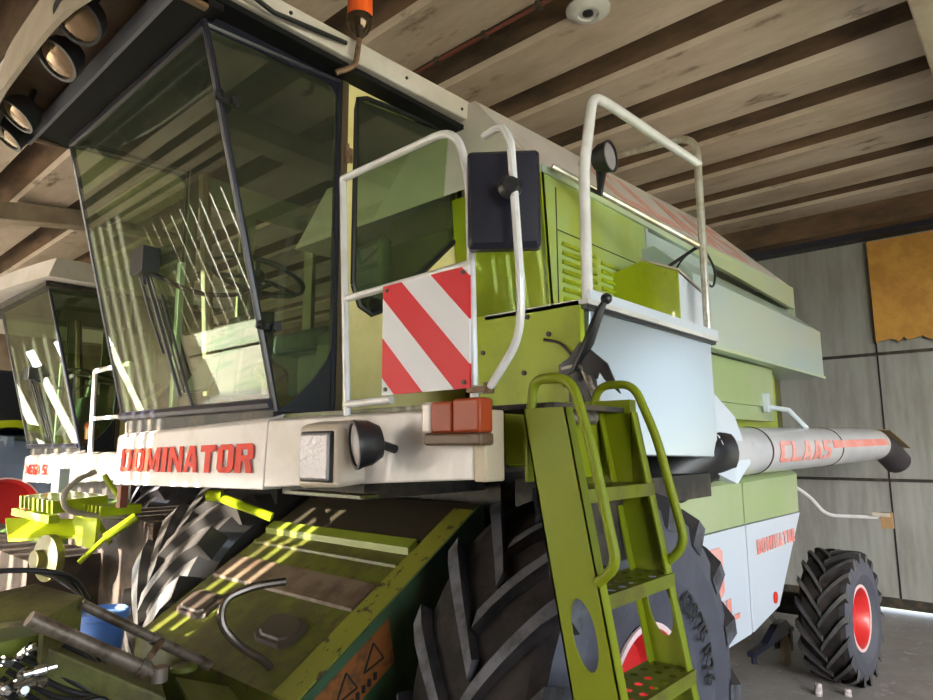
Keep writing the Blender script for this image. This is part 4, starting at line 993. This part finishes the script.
P = [(1.42, 2.02, 1.80), (1.42, 2.06, 2.52), (1.42, 1.26, 2.52), (1.42, 1.24, 1.80)]
g.tube([sh(p) for p in P], .022, 10, bend=.04); g.tube([sh((1.42, 2.05, 2.1)), sh((1.42, 1.25, 2.1))], .018, 10); g.build('guard_rail', TUBE, H2)
g = MB(); g.box(3.4, 6.5, 6.2, 8.4, 1.0, 2.9); g.box(2.3, 3.4, 5.9, 8.0, .9, 1.6, 1); g.build('body', [DKGREEN, DARK], H2, smooth=False)
g = MB()
g.hexa([(1.5, 5.9, .4), (2.5, 5.9, .9), (2.5, 7.3, .9), (1.5, 7.3, .4)], [(1.5, 5.9, .85), (2.5, 5.9, 1.35), (2.5, 7.3, 1.35), (1.5, 7.3, .85)])
g.build('feeder_house', DKGREEN, H2, smooth=False)
g = MB(); g.box(1.85, 2.6, 4.35, 6.2, .15, 1.22); g.box(1.4, 1.9, 5.2, 8.2, .1, .95); g.build('header_trough', mat('dark_brown_steel', (.035, .025, .02), .7, var=(.07, .045, .03), vscale=6), H2, smooth=False)
for i in range(8):
    g = MB(); y = 4.85 + .10*i; g.hexa([(1.42, y, 1.28), (1.75, y, 1.30), (1.75, y+.035, 1.30), (1.42, y+.035, 1.28)], [(1.42, y+.02, 1.36), (1.75, y+.02, 1.38), (1.75, y+.055, 1.38), (1.42, y+.055, 1.36)]); g.build('header_rib', LIME, H2, smooth=False)
for i in range(5):
    g = MB(); y = 4.55 + .07*i; g.box(1.6, 1.85, y, y+.03, 1.27, 1.33); g.build('header_rib', LIME, H2, smooth=False)
g = MB(); g.box(1.40, 1.46, 4.85, 5.7, 1.22, 1.27); g.prism([(1.60, 4.62, 1.06), (1.60, 4.98, 1.06), (1.60, 5.05, 1.2), (1.60, 4.98, 1.28), (1.60, 4.60, 1.26)], (.02, 0, 0)); g.prism([(1.3, 5.3, 1.08), (1.6, 4.95, 1.10), (1.62, 5.05, 1.20), (1.32, 5.5, 1.2)], (0, 0, .02))
g.build('header_beam', LIME, H2, smooth=False)
g = MB(); g.tube([(1.78, 4.45, 1.26), (1.62, 4.50, 1.14)], .028, 10); g.tube([(1.62, 4.50, 1.14), (1.50, 4.56, 1.00)], .016, 10); g.build('hydraulic_ram', LIME, H2)
for (y0_, x0_) in ((5.3, 1.42), (5.0, 1.7), (5.55, 1.5)):
    g = MB(); g.tube([(x0_, y0_, 1.27), (x0_+.1, y0_-.1, 1.05)], .018, 8); g.build('header_strut', LIME, H2)
g = MB(); g.tube([(1.80, 5.1, 1.50), (1.9, 4.8, 1.22)], .02, 8); g.build('lift_rod', LIME, H2)
g = MB(); g.tube([(1.57, 4.6, 1.55), (1.46, 4.6, 1.50), (1.39, 4.6, 1.42), (1.41, 4.6, 1.325), (1.50, 4.6, 1.29), (1.62, 4.6, 1.268), (1.83, 4.6, 1.244)], .017, 10, bend=.05); g.build('hose_loop', mat('grey_beige_pipe', (.30, .26, .21), .4), H2)
g = MB(); g.lathe((1.50, 5.05, .98), (-1, -.2, 0), [(.15, 0), (.15, .05), (.06, .07), (.06, .12), (0, .12)], 30); g.build('belt_pulley', mat('olive_pulley', (.13, .12, .03), .5), H2)
g = MB(); g.box(1.46, 1.50, 3.88, 3.93, 1.37, 1.49); g.tube([(1.48, 3.93, 1.39), (1.50, 3.96, 1.47)], .01, 8); g.build('rusty_bracket', mat('rusty_orange_bracket', (.18, .05, .02), .6), H2, smooth=False)
g = MB(); g.box(1.50, 1.56, 5.05, 5.2, 1.40, 1.56); g.build('header_bracket', WHITEB, H2, smooth=False)
wheel(H2, (2.9, 5.75, .80), .80, .5, .38, 16, name='front_wheel')
g = MB()
for i in range(14):
    x = .55 + .9*random.random(); y = 4.6+1.9*random.random(); z = .45 + .5*random.random()
    g.tube([(x, y, z), (x+.3*random.random(), y+.35*random.random(), z+.2*random.random())], .02+.02*random.random(), 8)
g.build('header_gear', OLIVE, H2)

# ================================================================== TRACTOR AT THE FAR LEFT
T = thing('tractor', 'dark blue tractor with lime stripe and red rimmed wheel at left edge', 'tractor', (2.6, 10.2, 0))
tw = wheel(T, (2.3, 9.9, .93), .93, .5, .40, 16, name='rear_wheel', tread=TYREBLUE, side=TYREBLUE, lugm=TYREBLUE)
g = MB(); g.box(2.0, 4.6, 10.2, 11.3, .8, 1.9, 0); g.box(2.1, 3.2, 10.0, 11.2, 1.9, 2.7, 1); g.build('tractor_body', [mat('navy_paint', (.03, .05, .12), .35, coat=.5), BLUEBLK], T, bevel=.04)
g = MB()
prev = None
for i in range(11):
    a = math.radians(40 + 12*i); p = (2.3+1.03*math.cos(a), .93+1.03*math.sin(a)); q2 = (2.3+1.12*math.cos(a), .93+1.12*math.sin(a))
    if prev: g.hexa([(prev[0][0], 9.6, prev[0][1]), (p[0], 9.6, p[1]), (p[0], 10.15, p[1]), (prev[0][0], 10.15, prev[0][1])], [(prev[1][0], 9.6, prev[1][1]), (q2[0], 9.6, q2[1]), (q2[0], 10.15, q2[1]), (prev[1][0], 10.15, prev[1][1])])
    prev = (p, q2)
g.build('fender', LIME, T)

# ================================================================== SMALL THINGS AT THE REAR
t = thing('caster_stand', 'small steel stand on a rubber caster behind the white skirt panel', 'stand', (5.6, 1.75, 0))
g = MB(); g.lathe((5.66, 1.74, .125), (-.45, .89, 0), [(.03, -.03), (.11, -.025), (.125, -.02), (.125, .02), (.11, .025), (.03, .03)], 32); g.build('caster_wheel', mat('yellowed_rubber', (.42, .33, .2), .6), t)
g = MB(); g.box(5.62, 5.68, 1.68, 1.70, .11, .27); g.box(5.62, 5.68, 1.78, 1.80, .11, .27); g.box(5.60, 5.70, 1.67, 1.81, .255, .28); g.build('caster_fork', DARK, t, smooth=False)
g = MB(); g.prism([(4.82, 1.68, .25), (5.62, 1.68, .25), (5.72, 1.68, .26), (5.55, 1.68, .36), (5.35, 1.68, .36), (5.1, 1.68, .28), (4.82, 1.68, .28)], (0, .05, 0)); g.tube([(5.5, 1.7, .28), (6.4, 2.2, .34)], .018, 8); g.tube([(4.86, 1.70, .26), (4.86, 1.70, .20)], .02, 8)
g.build('stand_frame', BLUEBLK, t, smooth=False)
for i, (x, y, l) in enumerate(((5.12, 1.375, 'short white painted peg on floor, left of the pair'), (5.24, 1.225, 'short white painted peg on floor, right of the pair'))):
    g = MB(); hp = (.07, .035)[i]; g.tube([(x, y, 0), (x, y, hp)], .024, 14); g.lathe((x, y, hp), (0, 0, 1), [(.024, 0), (.018, .008), (0, .01)], 14)
    tag(g.build('floor_peg', mat('peg_white', (.6, .55, .55), .6, var=(.2, .15, .15), vscale=30), None), l, 'peg', 'white pegs on the floor')

# ================================================================== LIGHT
SUN = Vector((1, -.10, -.20)).normalized()
sl = bpy.data.lights.new('sun', 'SUN'); sl.energy = 36; sl.angle = math.radians(.35); sl.color = (1, .93, .8)
so = bpy.data.objects.new('sun', sl); COL.objects.link(so); so.rotation_euler = SUN.to_track_quat('-Z', 'Y').to_euler(); so.location = (-8, 4, 5)
def portal(loc, rot, sx, sy):
    l = bpy.data.lights.new('daylight_opening', 'AREA'); l.shape = 'RECTANGLE'; l.size = sx; l.size_y = sy; l.cycles.is_portal = True
    o = bpy.data.objects.new('daylight_opening', l); COL.objects.link(o); o.location = loc; o.rotation_euler = rot
portal((1.1, -3.8, 2.1), (-PI/2, 0, PI), 5.8, 2.4)
portal((8.15, -1.3, 1.55), (PI/2, 0, PI/2), .5, 3.1)
portal((-4.15, 8.8, 2.0), (PI/2, 0, -PI/2), 11, 4.0)
portal((-1.25, 14.3, 1.3), (PI/2, 0, 0), 3.5, 2.6)
W = bpy.data.worlds.new('World'); S.world = W; W.use_nodes = True; nt = W.node_tree; bg = nt.nodes['Background']
tc = nt.nodes.new('ShaderNodeTexCoord'); vd = nt.nodes.new('ShaderNodeVectorMath'); vd.operation = 'DOT_PRODUCT'
nt.links.new(tc.outputs['Generated'], vd.inputs[0]); vd.inputs[1].default_value = (-SUN.x, -SUN.y, -SUN.z)
mr = nt.nodes.new('ShaderNodeMapRange'); mr.inputs[1].default_value = .1; mr.inputs[2].default_value = 1.0
nt.links.new(vd.outputs['Value'], mr.inputs[0])
pw = nt.nodes.new('ShaderNodeMath'); pw.operation = 'POWER'; pw.inputs[1].default_value = 1.3; nt.links.new(mr.outputs[0], pw.inputs[0])
ml = nt.nodes.new('ShaderNodeMath'); ml.operation = 'MULTIPLY_ADD'; ml.inputs[1].default_value = 45; ml.inputs[2].default_value = 5.0; nt.links.new(pw.outputs[0], ml.inputs[0])
mx = nt.nodes.new('ShaderNodeMix'); mx.data_type = 'RGBA'; mx.inputs[6].default_value = (.72, .86, 1, 1); mx.inputs[7].default_value = (1, .87, .70, 1)
nt.links.new(mr.outputs[0], mx.inputs[0]); nt.links.new(mx.outputs[2], bg.inputs[0]); nt.links.new(ml.outputs[0], bg.inputs[1])

# ================================================================== CAMERA
cd = bpy.data.cameras.new('camera'); cam = bpy.data.objects.new('camera', cd); COL.objects.link(cam)
Rx = Vector((.66726551, .10431339, .73747912)); Ry = Vector((-.74479591, .10140176, .65954282)); Rz = Vector((-.00598253, -.98936161, .14535408))
right = Vector((Rx[0], Ry[0], Rz[0])); up = -Vector((Rx[1], Ry[1], Rz[1])); back = -Vector((Rx[2], Ry[2], Rz[2]))
M = Matrix((right, up, back)).transposed().to_4x4(); M.translation = (0, 0, 1.7); cam.matrix_world = M
cd.sensor_width = 36; cd.lens = 650.425/933*36; cd.clip_start = .05; cd.clip_end = 300
S.camera = cam
S.view_settings.view_transform = 'Standard'; S.view_settings.look = 'None'; S.view_settings.exposure = .18; S.view_settings.gamma = 1
S.view_settings.use_curve_mapping = False
S.cycles.use_denoising = True
S.cycles.max_bounces = 10; S.cycles.transparent_max_bounces = 24; S.cycles.glossy_bounces = 5; S.cycles.diffuse_bounces = 5
S.cycles.sample_clamp_indirect = 8
